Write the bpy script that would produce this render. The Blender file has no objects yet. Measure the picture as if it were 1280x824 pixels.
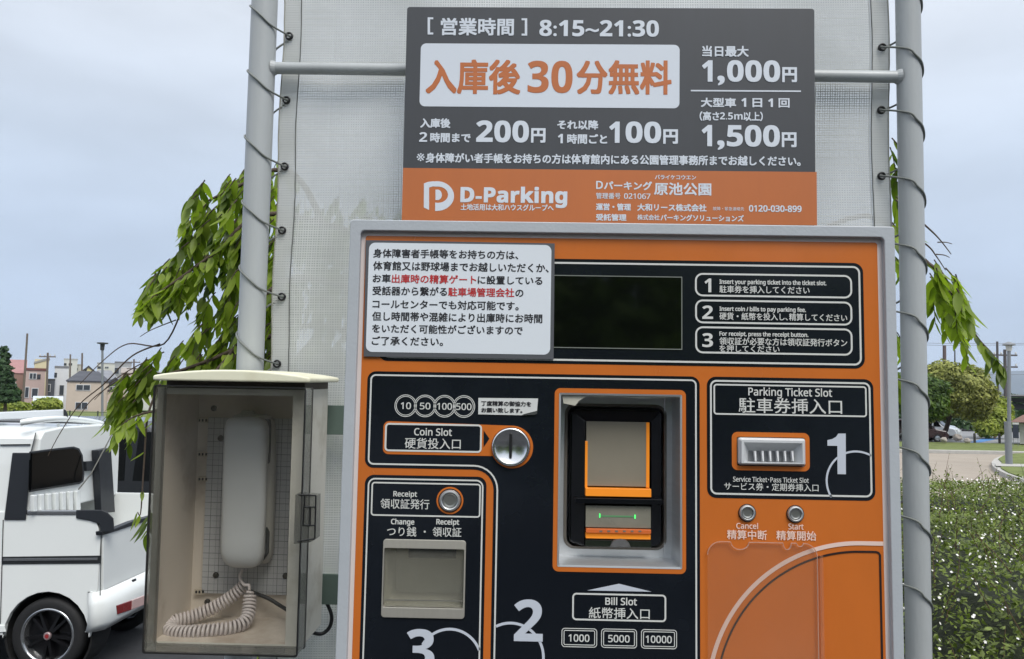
import bpy, math, random
from mathutils import Vector, Matrix, noise
SC = bpy.context.scene
COL = SC.collection
R = math.radians
random.seed(7)
# ------------------------------------------------------------------ camera
CAM = Vector((0, 0, 2.1))
FPX = 1000.0
def rotm(a, b, c):
    return Matrix.Rotation(c, 3, 'Z') @ Matrix.Rotation(b, 3, 'Y') @ Matrix.Rotation(a, 3, 'X')
RP = rotm(R(-4.7605), R(1.0188), R(0.8959))          # world axes (right, down, forward) seen from the camera
RPT = RP.transposed()
def w3(v): return Vector((v[0], v[2], -v[1]))          # (right, down, forward) -> world
def ray(px, py): return w3(RPT @ Vector(((px-640)/FPX, (py-412)/FPX, 1.0)))
cd = bpy.data.cameras.new('camera'); cam = bpy.data.objects.new('camera', cd); COL.objects.link(cam)
cx, cy, cz = w3(RPT @ Vector((1, 0, 0))), w3(RPT @ Vector((0, -1, 0))), w3(RPT @ Vector((0, 0, -1)))
m = Matrix.Identity(4)
for i, a in enumerate((cx, cy, cz)):
    for j in range(3): m[j][i] = a[j]
m.translation = CAM
cam.matrix_world = m
cd.sensor_width = 36; cd.lens = 36*FPX/1280; cd.clip_start = 0.02; cd.clip_end = 20000
SC.camera = cam
# ------------------------------------------------------------------ sky and sun
SUN_EL, SUN_AZ = R(52), R(152)                        # behind the photographer, to the right
W = bpy.data.worlds.new('World'); SC.world = W; W.use_nodes = True
nt = W.node_tree; N = nt.nodes; L = nt.links; N.clear()
out = N.new('ShaderNodeOutputWorld'); bg = N.new('ShaderNodeBackground'); bg.inputs[1].default_value = 0.1
sky = N.new('ShaderNodeTexSky'); sky.sky_type = 'NISHITA'; sky.sun_disc = False
sky.sun_elevation = SUN_EL; sky.sun_rotation = SUN_AZ; sky.air_density = 1.2; sky.dust_density = 2
tc = N.new('ShaderNodeTexCoord'); sep = N.new('ShaderNodeSeparateXYZ'); L.new(tc.outputs['Generated'], sep.inputs[0])
grad = N.new('ShaderNodeValToRGB'); L.new(sep.outputs[2], grad.inputs[0])
g = grad.color_ramp
g.elements[0].position = 0.0; g.elements[0].color = (.33, .42, .57, 1)
g.elements[1].position = 1.0; g.elements[1].color = (1.45, 1.5, 1.56, 1)
e = g.elements.new(0.1); e.color = (.395, .48, .635, 1)
e = g.elements.new(0.26); e.color = (.48, .55, .66, 1)
e = g.elements.new(0.48); e.color = (.68, .72, .78, 1)
mp = N.new('ShaderNodeMapping'); mp.inputs['Scale'].default_value = (1.2, 1.2, 4.0); L.new(tc.outputs['Generated'], mp.inputs[0])
nz = N.new('ShaderNodeTexNoise'); nz.inputs['Scale'].default_value = 2.6; nz.inputs['Detail'].default_value = 5; nz.inputs['Roughness'].default_value = .5
L.new(mp.outputs[0], nz.inputs[0])
cr = N.new('ShaderNodeMapRange'); cr.inputs[1].default_value = .35; cr.inputs[2].default_value = .7
cr.inputs[3].default_value = .93; cr.inputs[4].default_value = 1.14; L.new(nz.outputs[0], cr.inputs[0])
mul = N.new('ShaderNodeVectorMath'); mul.operation = 'MULTIPLY'; L.new(grad.outputs[0], mul.inputs[0]); L.new(cr.outputs[0], mul.inputs[1])
sc10 = N.new('ShaderNodeVectorMath'); sc10.operation = 'SCALE'; sc10.inputs['Scale'].default_value = 10.0; L.new(mul.outputs[0], sc10.inputs[0])
mx = N.new('ShaderNodeMix'); mx.data_type = 'RGBA'; mx.inputs[0].default_value = .9
L.new(sky.outputs[0], mx.inputs[6]); L.new(sc10.outputs[0], mx.inputs[7])
L.new(mx.outputs[2], bg.inputs[0]); L.new(bg.outputs[0], out.inputs[0])
sd = bpy.data.lights.new('sun', 'SUN'); sd.energy = 2.0; sd.angle = R(28); sd.color = (1, .97, .92)
so = bpy.data.objects.new('sun', sd); COL.objects.link(so)
sdir = Vector((math.sin(SUN_AZ)*math.cos(SUN_EL), math.cos(SUN_AZ)*math.cos(SUN_EL), math.sin(SUN_EL)))
so.rotation_euler = sdir.to_track_quat('Z', 'Y').to_euler(); so.location = (0, -5, 12)
SC.view_settings.view_transform = 'Standard'; SC.view_settings.look = 'None'
SC.view_settings.exposure = 0.38; SC.view_settings.gamma = 1
# ------------------------------------------------------------------ frames: planes of known depth
class Frame:
    def __init__(s, u, v, n): s.U, s.V, s.N = u, v, n
    def at(s, px, py, D):
        r = ray(px, py); return CAM + r*(D/r.dot(s.N))
    def uv(s, px, py, D):
        p = s.at(px, py, D) - CAM; return (p.dot(s.U), p.dot(s.V))
    def loc(s, u, v, D): return CAM + s.U*u + s.V*v + s.N*D
WF = Frame(Vector((1, 0, 0)), Vector((0, 0, -1)), Vector((0, 1, 0)))
SF = Frame(w3((.999962, .0003, -.00869)).normalized(), w3((-.0001, .999735, .023017)).normalized(), w3((.008695, -.023015, .999697)).normalized())
def ground(px, py, z=0.0):
    r = ray(px, py); return CAM + r*((z-CAM.z)/r.z)
# ------------------------------------------------------------------ materials
def lin(c):
    return tuple(((x/255)/12.92 if x/255 <= .04045 else ((x/255+.055)/1.055)**2.4) for x in c)
MATS = {}
def mat(name, rgb, rough=.5, metal=0., var=.0, scale=8., bump=0., bscale=60., coat=0., emit=None, spec=.5, dirt=None, stretch=(1, 1, 1), trans=0.):
    if name in MATS: return MATS[name]
    m = bpy.data.materials.new(name); m.use_nodes = True; t = m.node_tree; b = t.nodes['Principled BSDF']
    c = lin(rgb); b.inputs['Base Color'].default_value = (*c, 1); b.inputs['Roughness'].default_value = rough
    b.inputs['Metallic'].default_value = metal; b.inputs['Specular IOR Level'].default_value = spec
    b.inputs['Coat Weight'].default_value = coat; b.inputs['Coat Roughness'].default_value = .06
    if trans:
        b.inputs['Transmission Weight'].default_value = trans
    tc = t.nodes.new('ShaderNodeTexCoord'); mp = t.nodes.new('ShaderNodeMapping'); mp.inputs['Scale'].default_value = stretch
    t.links.new(tc.outputs['Object'], mp.inputs[0])
    if var or dirt:
        n = t.nodes.new('ShaderNodeTexNoise'); n.inputs['Scale'].default_value = scale; n.inputs['Detail'].default_value = 6; n.inputs['Roughness'].default_value = .65
        t.links.new(mp.outputs[0], n.inputs[0])
        r = t.nodes.new('ShaderNodeValToRGB'); t.links.new(n.outputs[0], r.inputs[0])
        r.color_ramp.elements[0].position = .3; r.color_ramp.elements[1].position = .7
        d = dirt and lin(dirt) or tuple(x*(1-var) for x in c)
        r.color_ramp.elements[0].color = (*d, 1); r.color_ramp.elements[1].color = (*[min(1, x*(1+var)) for x in c], 1)
        if dirt: r.color_ramp.elements[0].position = .28; r.color_ramp.elements[1].position = .5
        t.links.new(r.outputs[0], b.inputs['Base Color'])
        mr = t.nodes.new('ShaderNodeMapRange'); mr.inputs[3].default_value = rough*1.25+.02; mr.inputs[4].default_value = rough*.8
        t.links.new(n.outputs[0], mr.inputs[0]); t.links.new(mr.outputs[0], b.inputs['Roughness'])
    if bump:
        n2 = t.nodes.new('ShaderNodeTexNoise'); n2.inputs['Scale'].default_value = bscale; n2.inputs['Detail'].default_value = 4
        t.links.new(mp.outputs[0], n2.inputs[0])
        bm = t.nodes.new('ShaderNodeBump'); bm.inputs['Strength'].default_value = bump; bm.inputs['Distance'].default_value = .01
        t.links.new(n2.outputs[0], bm.inputs['Height']); t.links.new(bm.outputs[0], b.inputs['Normal'])
    if emit:
        b.inputs['Emission Color'].default_value = (*lin(emit[0]), 1); b.inputs['Emission Strength'].default_value = emit[1]
    MATS[name] = m; return m
def leafmat(name, dark, light, tr=.35, scale=3., rough=.45, per_island=True):
    m = bpy.data.materials.new(name); m.use_nodes = True; t = m.node_tree; b = t.nodes['Principled BSDF']
    b.inputs['Roughness'].default_value = rough; b.inputs['Specular IOR Level'].default_value = .35
    tc = t.nodes.new('ShaderNodeTexCoord'); n = t.nodes.new('ShaderNodeTexNoise'); n.inputs['Scale'].default_value = scale; n.inputs['Detail'].default_value = 3
    t.links.new(tc.outputs['Object'], n.inputs[0])
    ge = t.nodes.new('ShaderNodeNewGeometry'); oi = t.nodes.new('ShaderNodeObjectInfo')
    ad = t.nodes.new('ShaderNodeMath'); ad.operation = 'MULTIPLY_ADD'; ad.inputs[1].default_value = .55
    t.links.new(ge.outputs['Random Per Island'], ad.inputs[0]); 
    mr = t.nodes.new('ShaderNodeMapRange'); mr.inputs[1].default_value = .3; mr.inputs[2].default_value = .7; mr.inputs[3].default_value = 0; mr.inputs[4].default_value = .3
    t.links.new(n.outputs[0], mr.inputs[0]); t.links.new(mr.outputs[0], ad.inputs[2])
    a2 = t.nodes.new('ShaderNodeMath'); a2.operation = 'MULTIPLY_ADD'; a2.inputs[1].default_value = .3
    t.links.new(oi.outputs['Random'], a2.inputs[0]); t.links.new(ad.outputs[0], a2.inputs[2])
    r = t.nodes.new('ShaderNodeValToRGB'); r.color_ramp.elements[0].color = (*lin(dark), 1); r.color_ramp.elements[1].color = (*lin(light), 1)
    r.color_ramp.elements[0].position = .1; r.color_ramp.elements[1].position = 1
    t.links.new(a2.outputs[0], r.inputs[0]); t.links.new(r.outputs[0], b.inputs['Base Color'])
    tb = t.nodes.new('ShaderNodeBsdfTranslucent'); ms = t.nodes.new('ShaderNodeMixShader'); ms.inputs[0].default_value = tr
    br = t.nodes.new('ShaderNodeVectorMath'); br.operation = 'MULTIPLY'; br.inputs[1].default_value = (1.5, 1.7, .7)
    t.links.new(r.outputs[0], br.inputs[0]); t.links.new(br.outputs[0], tb.inputs[0])
    o = t.nodes['Material Output']; t.links.new(b.outputs[0], ms.inputs[1]); t.links.new(tb.outputs[0], ms.inputs[2]); t.links.new(ms.outputs[0], o.inputs[0])
    return m
def clearmat(name, tint, alpha, rough=.05, spec=.5, diff=(200, 200, 200), df=0.):
    """clear sheet: transparent tint + fresnel gloss + a little milky scatter"""
    m = bpy.data.materials.new(name); m.use_nodes = True; t = m.node_tree; t.nodes.clear()
    o = t.nodes.new('ShaderNodeOutputMaterial'); tr = t.nodes.new('ShaderNodeBsdfTransparent'); tr.inputs[0].default_value = (*[x**.5 if False else x for x in tint], 1)
    di = t.nodes.new('ShaderNodeBsdfDiffuse'); di.inputs[0].default_value = (*lin(diff), 1)
    gl = t.nodes.new('ShaderNodeBsdfGlossy'); gl.inputs['Roughness'].default_value = rough
    lw = t.nodes.new('ShaderNodeLayerWeight'); lw.inputs[0].default_value = .5
    pw_ = t.nodes.new('ShaderNodeMath'); pw_.operation = 'POWER'; pw_.inputs[1].default_value = 5; t.links.new(lw.outputs['Facing'], pw_.inputs[0])
    fr = t.nodes.new('ShaderNodeMath'); fr.operation = 'MULTIPLY_ADD'; fr.inputs[1].default_value = .8; fr.inputs[2].default_value = .035; t.links.new(pw_.outputs[0], fr.inputs[0])
    m1 = t.nodes.new('ShaderNodeMixShader'); m1.inputs[0].default_value = df
    if df:
        tc = t.nodes.new('ShaderNodeTexCoord'); n = t.nodes.new('ShaderNodeTexNoise'); n.inputs['Scale'].default_value = 9; n.inputs['Detail'].default_value = 6
        t.links.new(tc.outputs['Object'], n.inputs[0]); mr = t.nodes.new('ShaderNodeMapRange'); mr.inputs[3].default_value = df*.4; mr.inputs[4].default_value = df*1.6
        t.links.new(n.outputs[0], mr.inputs[0]); t.links.new(mr.outputs[0], m1.inputs[0])
    m2 = t.nodes.new('ShaderNodeMixShader')
    t.links.new(tr.outputs[0], m1.inputs[1]); t.links.new(di.outputs[0], m1.inputs[2])
    t.links.new(fr.outputs[0], m2.inputs[0]); t.links.new(m1.outputs[0], m2.inputs[1]); t.links.new(gl.outputs[0], m2.inputs[2])
    t.links.new(m2.outputs[0], o.inputs[0]); return m
# ------------------------------------------------------------------ mesh building
class MB:
    def __init__(s): s.v = []; s.f = []; s.sm = []
    def add(s, verts, faces, smooth=False):
        o = len(s.v); s.v += [tuple(p) for p in verts]; s.f += [tuple(i+o for i in f) for f in faces]; s.sm += [smooth]*len(faces); return s
    def prism(s, pts3a, pts3b, cap_b=True):
        """pts3a front loop, pts3b back loop"""
        n = len(pts3a); fs = [tuple(range(n))]
        if cap_b: fs.append(tuple(range(2*n-1, n-1, -1)))
        fs += [(i, n+i, n+(i+1) % n, (i+1) % n) for i in range(n)]
        return s.add(list(pts3a)+list(pts3b), fs)
    def ring(s, lo, li, bo=None, bi=None):
        n = len(lo); v = list(lo)+list(li); fs = [(i, (i+1) % n, n+(i+1) % n, n+i) for i in range(n)]
        if bo:
            v += list(bo)+list(bi)
            for i in range(n):
                j = (i+1) % n
                fs += [(i, 2*n+i, 2*n+j, j), (n+i, n+j, 3*n+j, 3*n+i), (2*n+i, 3*n+i, 3*n+j, 2*n+j)]
        return s.add(v, fs)
    def box(s, a, b):
        (x0, y0, z0), (x1, y1, z1) = a, b
        v = [(x, y, z) for z in (z0, z1) for y in (y0, y1) for x in (x0, x1)]
        return s.add(v, [(0, 2, 3, 1), (4, 5, 7, 6), (0, 1, 5, 4), (2, 6, 7, 3), (0, 4, 6, 2), (1, 3, 7, 5)])
    def tube(s, pts, r, n=8, cap=True):
        pts = [Vector(p) for p in pts]; rr = r if isinstance(r, (list, tuple)) else [r]*len(pts)
        vs = []; up = None
        for i, p in enumerate(pts):
            d = (pts[min(i+1, len(pts)-1)]-pts[max(i-1, 0)]).normalized()
            if up is None: up = Vector((0, 0, 1)) if abs(d.z) < .9 else Vector((1, 0, 0))
            a = d.cross(up)
            if a.length < 1e-6: a = d.orthogonal()
            a.normalize(); b = a.cross(d).normalized(); up = b
            vs += [p + (a*math.cos(2*math.pi*k/n)+b*math.sin(2*math.pi*k/n))*rr[i] for k in range(n)]
        m = len(pts); fs = [(i*n+k, i*n+(k+1) % n, (i+1)*n+(k+1) % n, (i+1)*n+k) for i in range(m-1) for k in range(n)]
        s.add(vs, fs, True)
        if cap: s.add(vs[:n], [tuple(range(n))]); s.add(vs[-n:], [tuple(range(n))])
        return s
    def lathe(s, c, ax, prof, n=32, caps=True):
        """prof: list of (radius, along axis)"""
        ax = Vector(ax).normalized(); a = ax.orthogonal().normalized(); b = ax.cross(a); vs = []
        for r, h in prof: vs += [Vector(c)+ax*h+(a*math.cos(2*math.pi*k/n)+b*math.sin(2*math.pi*k/n))*r for k in range(n)]
        fs = [(i*n+k, i*n+(k+1) % n, (i+1)*n+(k+1) % n, (i+1)*n+k) for i in range(len(prof)-1) for k in range(n)]
        s.add(vs, fs)
        if caps: s.add(vs[:n], [tuple(range(n))]); s.add(vs[-n:], [tuple(range(n))])
        return s
    def build(s, name, m, parent=None, bevel=0., origin=None, seg=2, smooth=None):
        me = bpy.data.meshes.new(name)
        o = Vector(origin) if origin is not None else (parent_origin(parent) if parent else Vector((0, 0, 0)))
        me.from_pydata([Vector(p)-o for p in s.v], [], s.f); me.update()
        sm = s.sm if smooth is None else [smooth]*len(s.sm)
        me.polygons.foreach_set('use_smooth', sm)
        me.materials.append(m)
        ob = bpy.data.objects.new(name, me); COL.objects.link(ob)
        if parent: ob.parent = parent; ob.location = o - parent_origin(parent)
        else: ob.location = o
        if bevel:
            bpy.context.view_layer.objects.active = ob
            b = ob.modifiers.new('bevel', 'BEVEL'); b.width = bevel; b.segments = seg; b.limit_method = 'ANGLE'; b.angle_limit = R(40); b.harden_normals = False
        ob['o'] = tuple(o); return ob
ORG = {}
def parent_origin(p): return Vector(p['o']) if p is not None and 'o' in p.keys() else Vector((0, 0, 0))
def tag(o, label=None, cat=None, group=None, kind=None):
    for k, v in (('label', label), ('category', cat), ('group', group), ('kind', kind)):
        if v: o[k] = v
    return o
def thing(name, loc, label, cat, group=None):
    o = bpy.data.objects.new(name, None); COL.objects.link(o); o.location = loc; o['o'] = tuple(loc); o.empty_display_size = .2
    return tag(o, label, cat, group)
def rr(u0, v0, u1, v1, r, n=6):
    p = []
    for (cx, cy, a0) in ((u1-r, v0+r, -90), (u1-r, v1-r, 0), (u0+r, v1-r, 90), (u0+r, v0+r, 180)):
        for k in range(n+1):
            a = R(a0+90*k/n); p.append((cx+r*math.cos(a), cy+r*math.sin(a)))
    return p
class Pl:
    """drawing board on the plane of depth D of frame F; shapes given by their corner pixels"""
    def __init__(s, F, D): s.F, s.D = F, D
    def uv(s, px, py): return s.F.uv(px, py, s.D)
    def px(s): return s.D/FPX
    def rect(s, x0, y0, x1, y1, r=0., inset=0.):
        u0, v0 = s.uv(x0, y0); u1, v1 = s.uv(x1, y1); q = inset*s.px()
        return rr(u0+q, v0+q, u1-q, v1-q, max(r*s.px()-q, 1e-5))
    def circ(s, x, y, r, n=40, a0=0, a1=360):
        u, v = s.uv(x, y); r *= s.px()
        return [(u+r*math.cos(R(a0+(a1-a0)*k/n)), v+r*math.sin(R(a0+(a1-a0)*k/n))) for k in range(n+(a1-a0 != 360))]
    def P(s, poly, h=0.): return [s.F.loc(u, v, s.D-h) for u, v in poly]
    def slab(s, mb, poly, h, t=None):
        """a sheet whose face stands h in front of the board, t thick"""
        return mb.prism(s.P(poly, h), s.P(poly, h-(t if t else h)))
    def outline(s, mb, x0, y0, x1, y1, r, w, h, t=.0001):
        o = s.rect(x0, y0, x1, y1, r); i = s.rect(x0, y0, x1, y1, r, w)
        return mb.ring(s.P(o, h), s.P(i, h), s.P(o, h-t), s.P(i, h-t))
    def band(s, mb, pts, w, h, t=.0001):
        """open line of width w (px) through uv points"""
        q = w*s.px()/2; lo = []; li = []
        for i, p in enumerate(pts):
            a = pts[max(i-1, 0)]; b = pts[min(i+1, len(pts)-1)]; d = (b[0]-a[0], b[1]-a[1]); l = math.hypot(*d) or 1
            n = (-d[1]/l*q, d[0]/l*q); lo.append((p[0]+n[0], p[1]+n[1])); li.append((p[0]-n[0], p[1]-n[1]))
        return s.slab(mb, lo+li[::-1], h, t)
# ------------------------------------------------------------------ lettering
def mm(s, bold):
    a, d = (0x1D5D4, 0x1D7EC) if bold else (0x1D5A0, 0x1D7E2); r = ''
    for c in s:
        if 'A' <= c <= 'Z': r += chr(a+ord(c)-65)
        elif 'a' <= c <= 'z': r += chr(a+26+ord(c)-97)
        elif '0' <= c <= '9': r += chr(d+ord(c)-48)
        else: r += c
    return r
TEXTS = []
def text(pl, s, x0, x1, y0, y1, m, parent, h=.0009, bold=0., sans=None, ymap=None):
    """s fills the box whose left end spans y0..y1 and which runs from x0 to x1 (photo pixels on the board)"""
    if sans is not None: s = mm(s, sans)
    cu = bpy.data.curves.new('lettering', 'FONT'); cu.body = s; cu.resolution_u = 3; cu.size = 1
    ob = bpy.data.objects.new('lettering', cu); COL.objects.link(ob)
    TEXTS.append((ob, pl, x0, x1, y0, y1, m, parent, h, bold))
def flush_texts():
    bpy.context.view_layer.update(); dg = bpy.context.evaluated_depsgraph_get()
    for ob, pl, x0, x1, y0, y1, m, parent, h, bold in TEXTS:
        me = bpy.data.meshes.new_from_object(ob.evaluated_get(dg))
        vs = [v.co.copy() for v in me.vertices]; fs = [tuple(p.vertices) for p in me.polygons]
        xa, xb = min(v.x for v in vs), max(v.x for v in vs); ya, yb = min(v.y for v in vs), max(v.y for v in vs)
        ua, va = pl.uv(x0, y0); _, vb = pl.uv(x0, y1); slope = .0155
        ub, _ = pl.uv(x1, y0+(x1-x0)*slope)
        b = bold*pl.px()
        ua += b; ub -= b; va += b; vb -= b
        sh = [(0, 0)] if not bold else [(b, b), (-b, b), (b, -b), (-b, -b), (0, b), (0, -b), (b, 0), (-b, 0)]
        mb = MB()
        for k, (du, dv) in enumerate(sh):
            mb.add([pl.F.loc(ua+(v.x-xa)/(xb-xa)*(ub-ua)+du, vb-(v.y-ya)/(yb-ya)*(vb-va)+dv, pl.D-h-k*.00002) for v in vs], fs)
        mb.build('lettering', m, parent)
        bpy.data.meshes.remove(me); cu = ob.data; bpy.data.objects.remove(ob); bpy.data.curves.remove(cu)
# ================================================================== THE SETTING
asphalt = mat('asphalt', (46, 47, 50), .9, var=.25, scale=3, bump=.5, bscale=220)
roadm = mat('pale_paving', (148, 138, 126), .9, var=.08, scale=.8, bump=.3, bscale=60)
grassm = mat('grass', (96, 106, 52), .95, var=.35, scale=2.2, bump=.8, bscale=40)
kerbm = mat('kerb_concrete', (165, 163, 158), .85, var=.12, scale=5)
conc = mat('concrete', (128, 128, 124), .9, var=.15, scale=4, bump=.3)
g = MB(); ys = [-300, -40, 0, 8, 20, 40, 60, 74, 90, 110, 400, 1500, 9000]
zs = [0, 0, 0, 0, 0, 0, 0, 0, -.9, -1.3, -1.6, -2, -2]; xs = [-9000, -600, -100, -30, 0, 30, 100, 600, 9000]
g.add([(x, y, (z if x < 2 else max(z, -1.0))) for y, z in zip(ys, zs) for x in xs], [(j*9+i, j*9+i+1, j*9+i+10, j*9+i+9) for j in range(12) for i in range(8)])
tag(g.build('ground', asphalt), kind='structure')
def sheet(name, pts, z, m, th=.02, kind='structure'):
    b = MB(); b.prism([(p[0], p[1], z) for p in pts], [(p[0], p[1], z-th) for p in pts]); return tag(b.build(name, m), kind=kind)
sheet('grass_bank', [(-90, 30), (-3.5, 30), (-3, 73.5), (-110, 73.5)], .03, grassm)
sheet('grass_far_field', [(-800, 112), (900, 112), (900, 700), (-800, 700)], -.85, mat('field_green', (84, 100, 62), .95, var=.3, scale=.05), .02)
sheet('road', [(3.2, 8), (80, 8), (80, 34.2), (3.2, 34.2)], .012, roadm)
sheet('grass_verge', [(3.2, 34.5), (80, 34.5), (80, 41.5), (3.2, 41.5)], .13, grassm, .13)
b = MB(); b.box((3.2, 34.2, 0), (80, 34.5, .15)); tag(b.build('kerb', kerbm, bevel=.02), kind='structure')
sheet('parking_lot', [(3.2, 41.8), (80, 41.8), (80, 62), (3.2, 62)], .012, mat('lot_asphalt', (125, 126, 128), .9, var=.1, scale=1))
bl = [ground(1212, 553, .02), ground(1232, 547.5, .02), ground(1252, 547.5, .02), ground(1226, 553, .02)]
sheet('painted_bay', bl, .02, mat('blue_paint', (70, 120, 175), .8), .005)
isl = [ground(x, y) for x, y in ((1420, 571), (1300, 570.5), (1268, 571.5), (1252, 574.5), (1243, 578.5), (1239.5, 583), (1241, 588), (1247, 593), (1258, 598.5), (1275, 604.5), (1300, 613), (1420, 650))]
b = MB(); b.prism([(p.x, p.y, .14) for p in isl], [(p.x, p.y, 0) for p in isl]); tag(b.build('kerb', kerbm), kind='structure')
ci = sum(isl, Vector())/len(isl)
def shrink(p, d):
    q = p-ci; return ci+q*(1-d/q.length)
sheet('grass_island', [shrink(p, .35) for p in isl], .17, grassm, .05)
pp = [ground(x, y, .17) for x, y in ((1244, 580), (1300, 581), (1300, 584), (1245, 583))]
sheet('path', pp, .185, kerbm, .01)
lp = [ground(x, y) for x, y in ((1228, 602), (1290, 605), (1290, 606.5), (1226, 603.3))]
sheet('painted_line', lp, .022, mat('white_road_paint', (215, 212, 205), .8, var=.1), .005)
# kerbed platform that carries the machine
b = MB(); b.box((-.62, .45, 0), (1.55, 1.72, .42)); tag(b.build('pavement', conc, bevel=.02), kind='structure')
# far hills
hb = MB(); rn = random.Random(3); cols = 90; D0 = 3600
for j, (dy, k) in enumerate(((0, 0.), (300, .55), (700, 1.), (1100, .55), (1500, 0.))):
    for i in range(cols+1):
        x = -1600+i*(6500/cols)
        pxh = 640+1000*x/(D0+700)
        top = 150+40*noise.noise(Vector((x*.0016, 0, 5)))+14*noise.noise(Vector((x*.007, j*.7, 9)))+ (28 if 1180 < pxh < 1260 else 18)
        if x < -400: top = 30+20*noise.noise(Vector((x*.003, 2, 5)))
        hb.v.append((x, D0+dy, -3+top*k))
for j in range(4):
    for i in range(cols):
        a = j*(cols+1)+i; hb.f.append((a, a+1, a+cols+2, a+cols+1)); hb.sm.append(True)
tag(hb.build('hills', mat('hazed_forest', (38, 56, 70), 1., var=.25, scale=.01)), kind='structure')  # forest colour shifted to blue, so part of the distance haze is painted in
# ================================================================== THE PAYMENT MACHINE
D0 = .85
PB = Pl(WF, D0)
orange = mat('orange_print', (193, 105, 42), .24, var=.06, scale=7, coat=.2, stretch=(1.6, 1, .6))
blackp = mat('black_print', (20, 24, 30), .13, dirt=(30, 35, 42), scale=2.6, spec=.4)
whitep = mat('white_print', (205, 206, 202), .35)
greyframe = mat('grey_painted_steel', (170, 175, 180), .42, var=.05, scale=14, bump=.05, bscale=300)
pinkish = mat('pale_trim', (212, 200, 196), .4, var=.03)
steel = mat('brushed_steel', (196, 197, 197), .32, metal=.8, var=.06, scale=30, stretch=(1, 1, 12))
chrome = mat('chrome', (232, 232, 232), .2, metal=1)
darkm = mat('dark_recess', (12, 12, 13), .5)
arcw = mat('arc_print', (222, 196, 184), .35)
zb = .42
mach = thing('payment_machine', (.11, D0, zb), 'orange and black parking payment machine in a grey steel frame', 'payment machine')
fo = PB.rect(439.7, 276.2, 1114.2, 285.5)      # only for its corners
uL, vT = PB.uv(439.6, 276.0); uR, _ = PB.uv(1114.6, 285)
vB = CAM.z - zb - .02
FH = .007
# cabinet behind
b = MB(); b.box((uL+.004, D0+.08, zb), (uR-.004, D0+.32, CAM.z-vT-.004)); b.build('cabinet', mat('cabinet_grey', (150, 155, 162), .5, var=.05), mach, bevel=.003)
# frame
tiu, tiv = PB.uv(452.4, 289.6); tru, _ = PB.uv(1101.8, 299)
o = rr(uL, vT, uR, vB, .003); i_ = rr(tiu, tiv, tru, vB-.03, .005)
b = MB(); b.ring(PB.P(o, FH), PB.P(i_, FH), PB.P(o, -.079), PB.P(i_, -.004)); b.build('frame', greyframe, mach, bevel=.0014, seg=3)
# front sheet with openings (bill bezel, change tray, ticket slot) cut as an outer sheet made of strips
holes = dict(bill=PB.rect(699.2, 491.3, 852.2, 711.2, 1.5), tray=PB.rect(481, 684.5, 579, 760.5, 2), slot=PB.rect(920.8, 545.8, 1006.3, 583.7, 2.5))
def bb(p): return min(q[0] for q in p), min(q[1] for q in p), max(q[0] for q in p), max(q[1] for q in p)
HB = {k: bb(v) for k, v in holes.items()}
def cut_sheet(mb, poly_in, hls, h, t):
    """flat polygon with rectangular holes: boolean by bmesh knife-free triangulation"""
    from mathutils.geometry import delaunay_2d_cdt
    vs = []; es = []; 
    for p in [poly_in]+hls:
        k = len(vs); vs += [Vector(q) for q in p]; es += [(k+i, k+(i+1) % len(p)) for i in range(len(p))]
    V2, E2, F2, _, _, _ = delaunay_2d_cdt(vs, es, [], 0, 1e-7)
    def inside(pt, poly):
        c = False; j = len(poly)-1
        for i in range(len(poly)):
            if (poly[i][1] > pt[1]) != (poly[j][1] > pt[1]) and pt[0] < (poly[j][0]-poly[i][0])*(pt[1]-poly[i][1])/(poly[j][1]-poly[i][1])+poly[i][0]: c = not c
            j = i
        return c
    keep = []
    for f in F2:
        c = sum((V2[i] for i in f), Vector((0, 0)))/len(f)
        if inside(c, poly_in) and not any(inside(c, hp) for hp in hls): keep.append(tuple(f))
    n = len(V2)
    mb.add([PB.F.loc(v.x, v.y, PB.D-h) for v in V2], keep)
    for p in [poly_in]+hls:
        mb.add(PB.P(p, h)+PB.P(p, h-t), [(i, (i+1) % len(p), len(p)+(i+1) % len(p), len(p)+i) for i in range(len(p))])
AH = list(holes.values())
wb = rr(tiu-.002, tiv-.002, tru+.002, vB-.02, .004)
ob_ = MB(); cut_sheet(ob_, wb, AH, 0, .003); ob_.build('border_strip', pinkish, mach)
tu, tv = PB.uv(457.2, 294.7); t2, _ = PB.uv(1096.3, 303.8)
ob_ = MB(); cut_sheet(ob_, rr(tu, tv, t2, vB-.04, .003), AH, .0003, .0003); front = ob_.build('front_panel', orange, mach)
# the outer edge strip in the pale trim narrows; keep straight edges
LH = .0009
def lines(parent, specs, m=whitep, h=LH):
    mb = MB()
    for s in specs: PB.outline(mb, *s[:4], s[4], s[5], h)
    return mb.build('border_line', m, parent)
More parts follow.
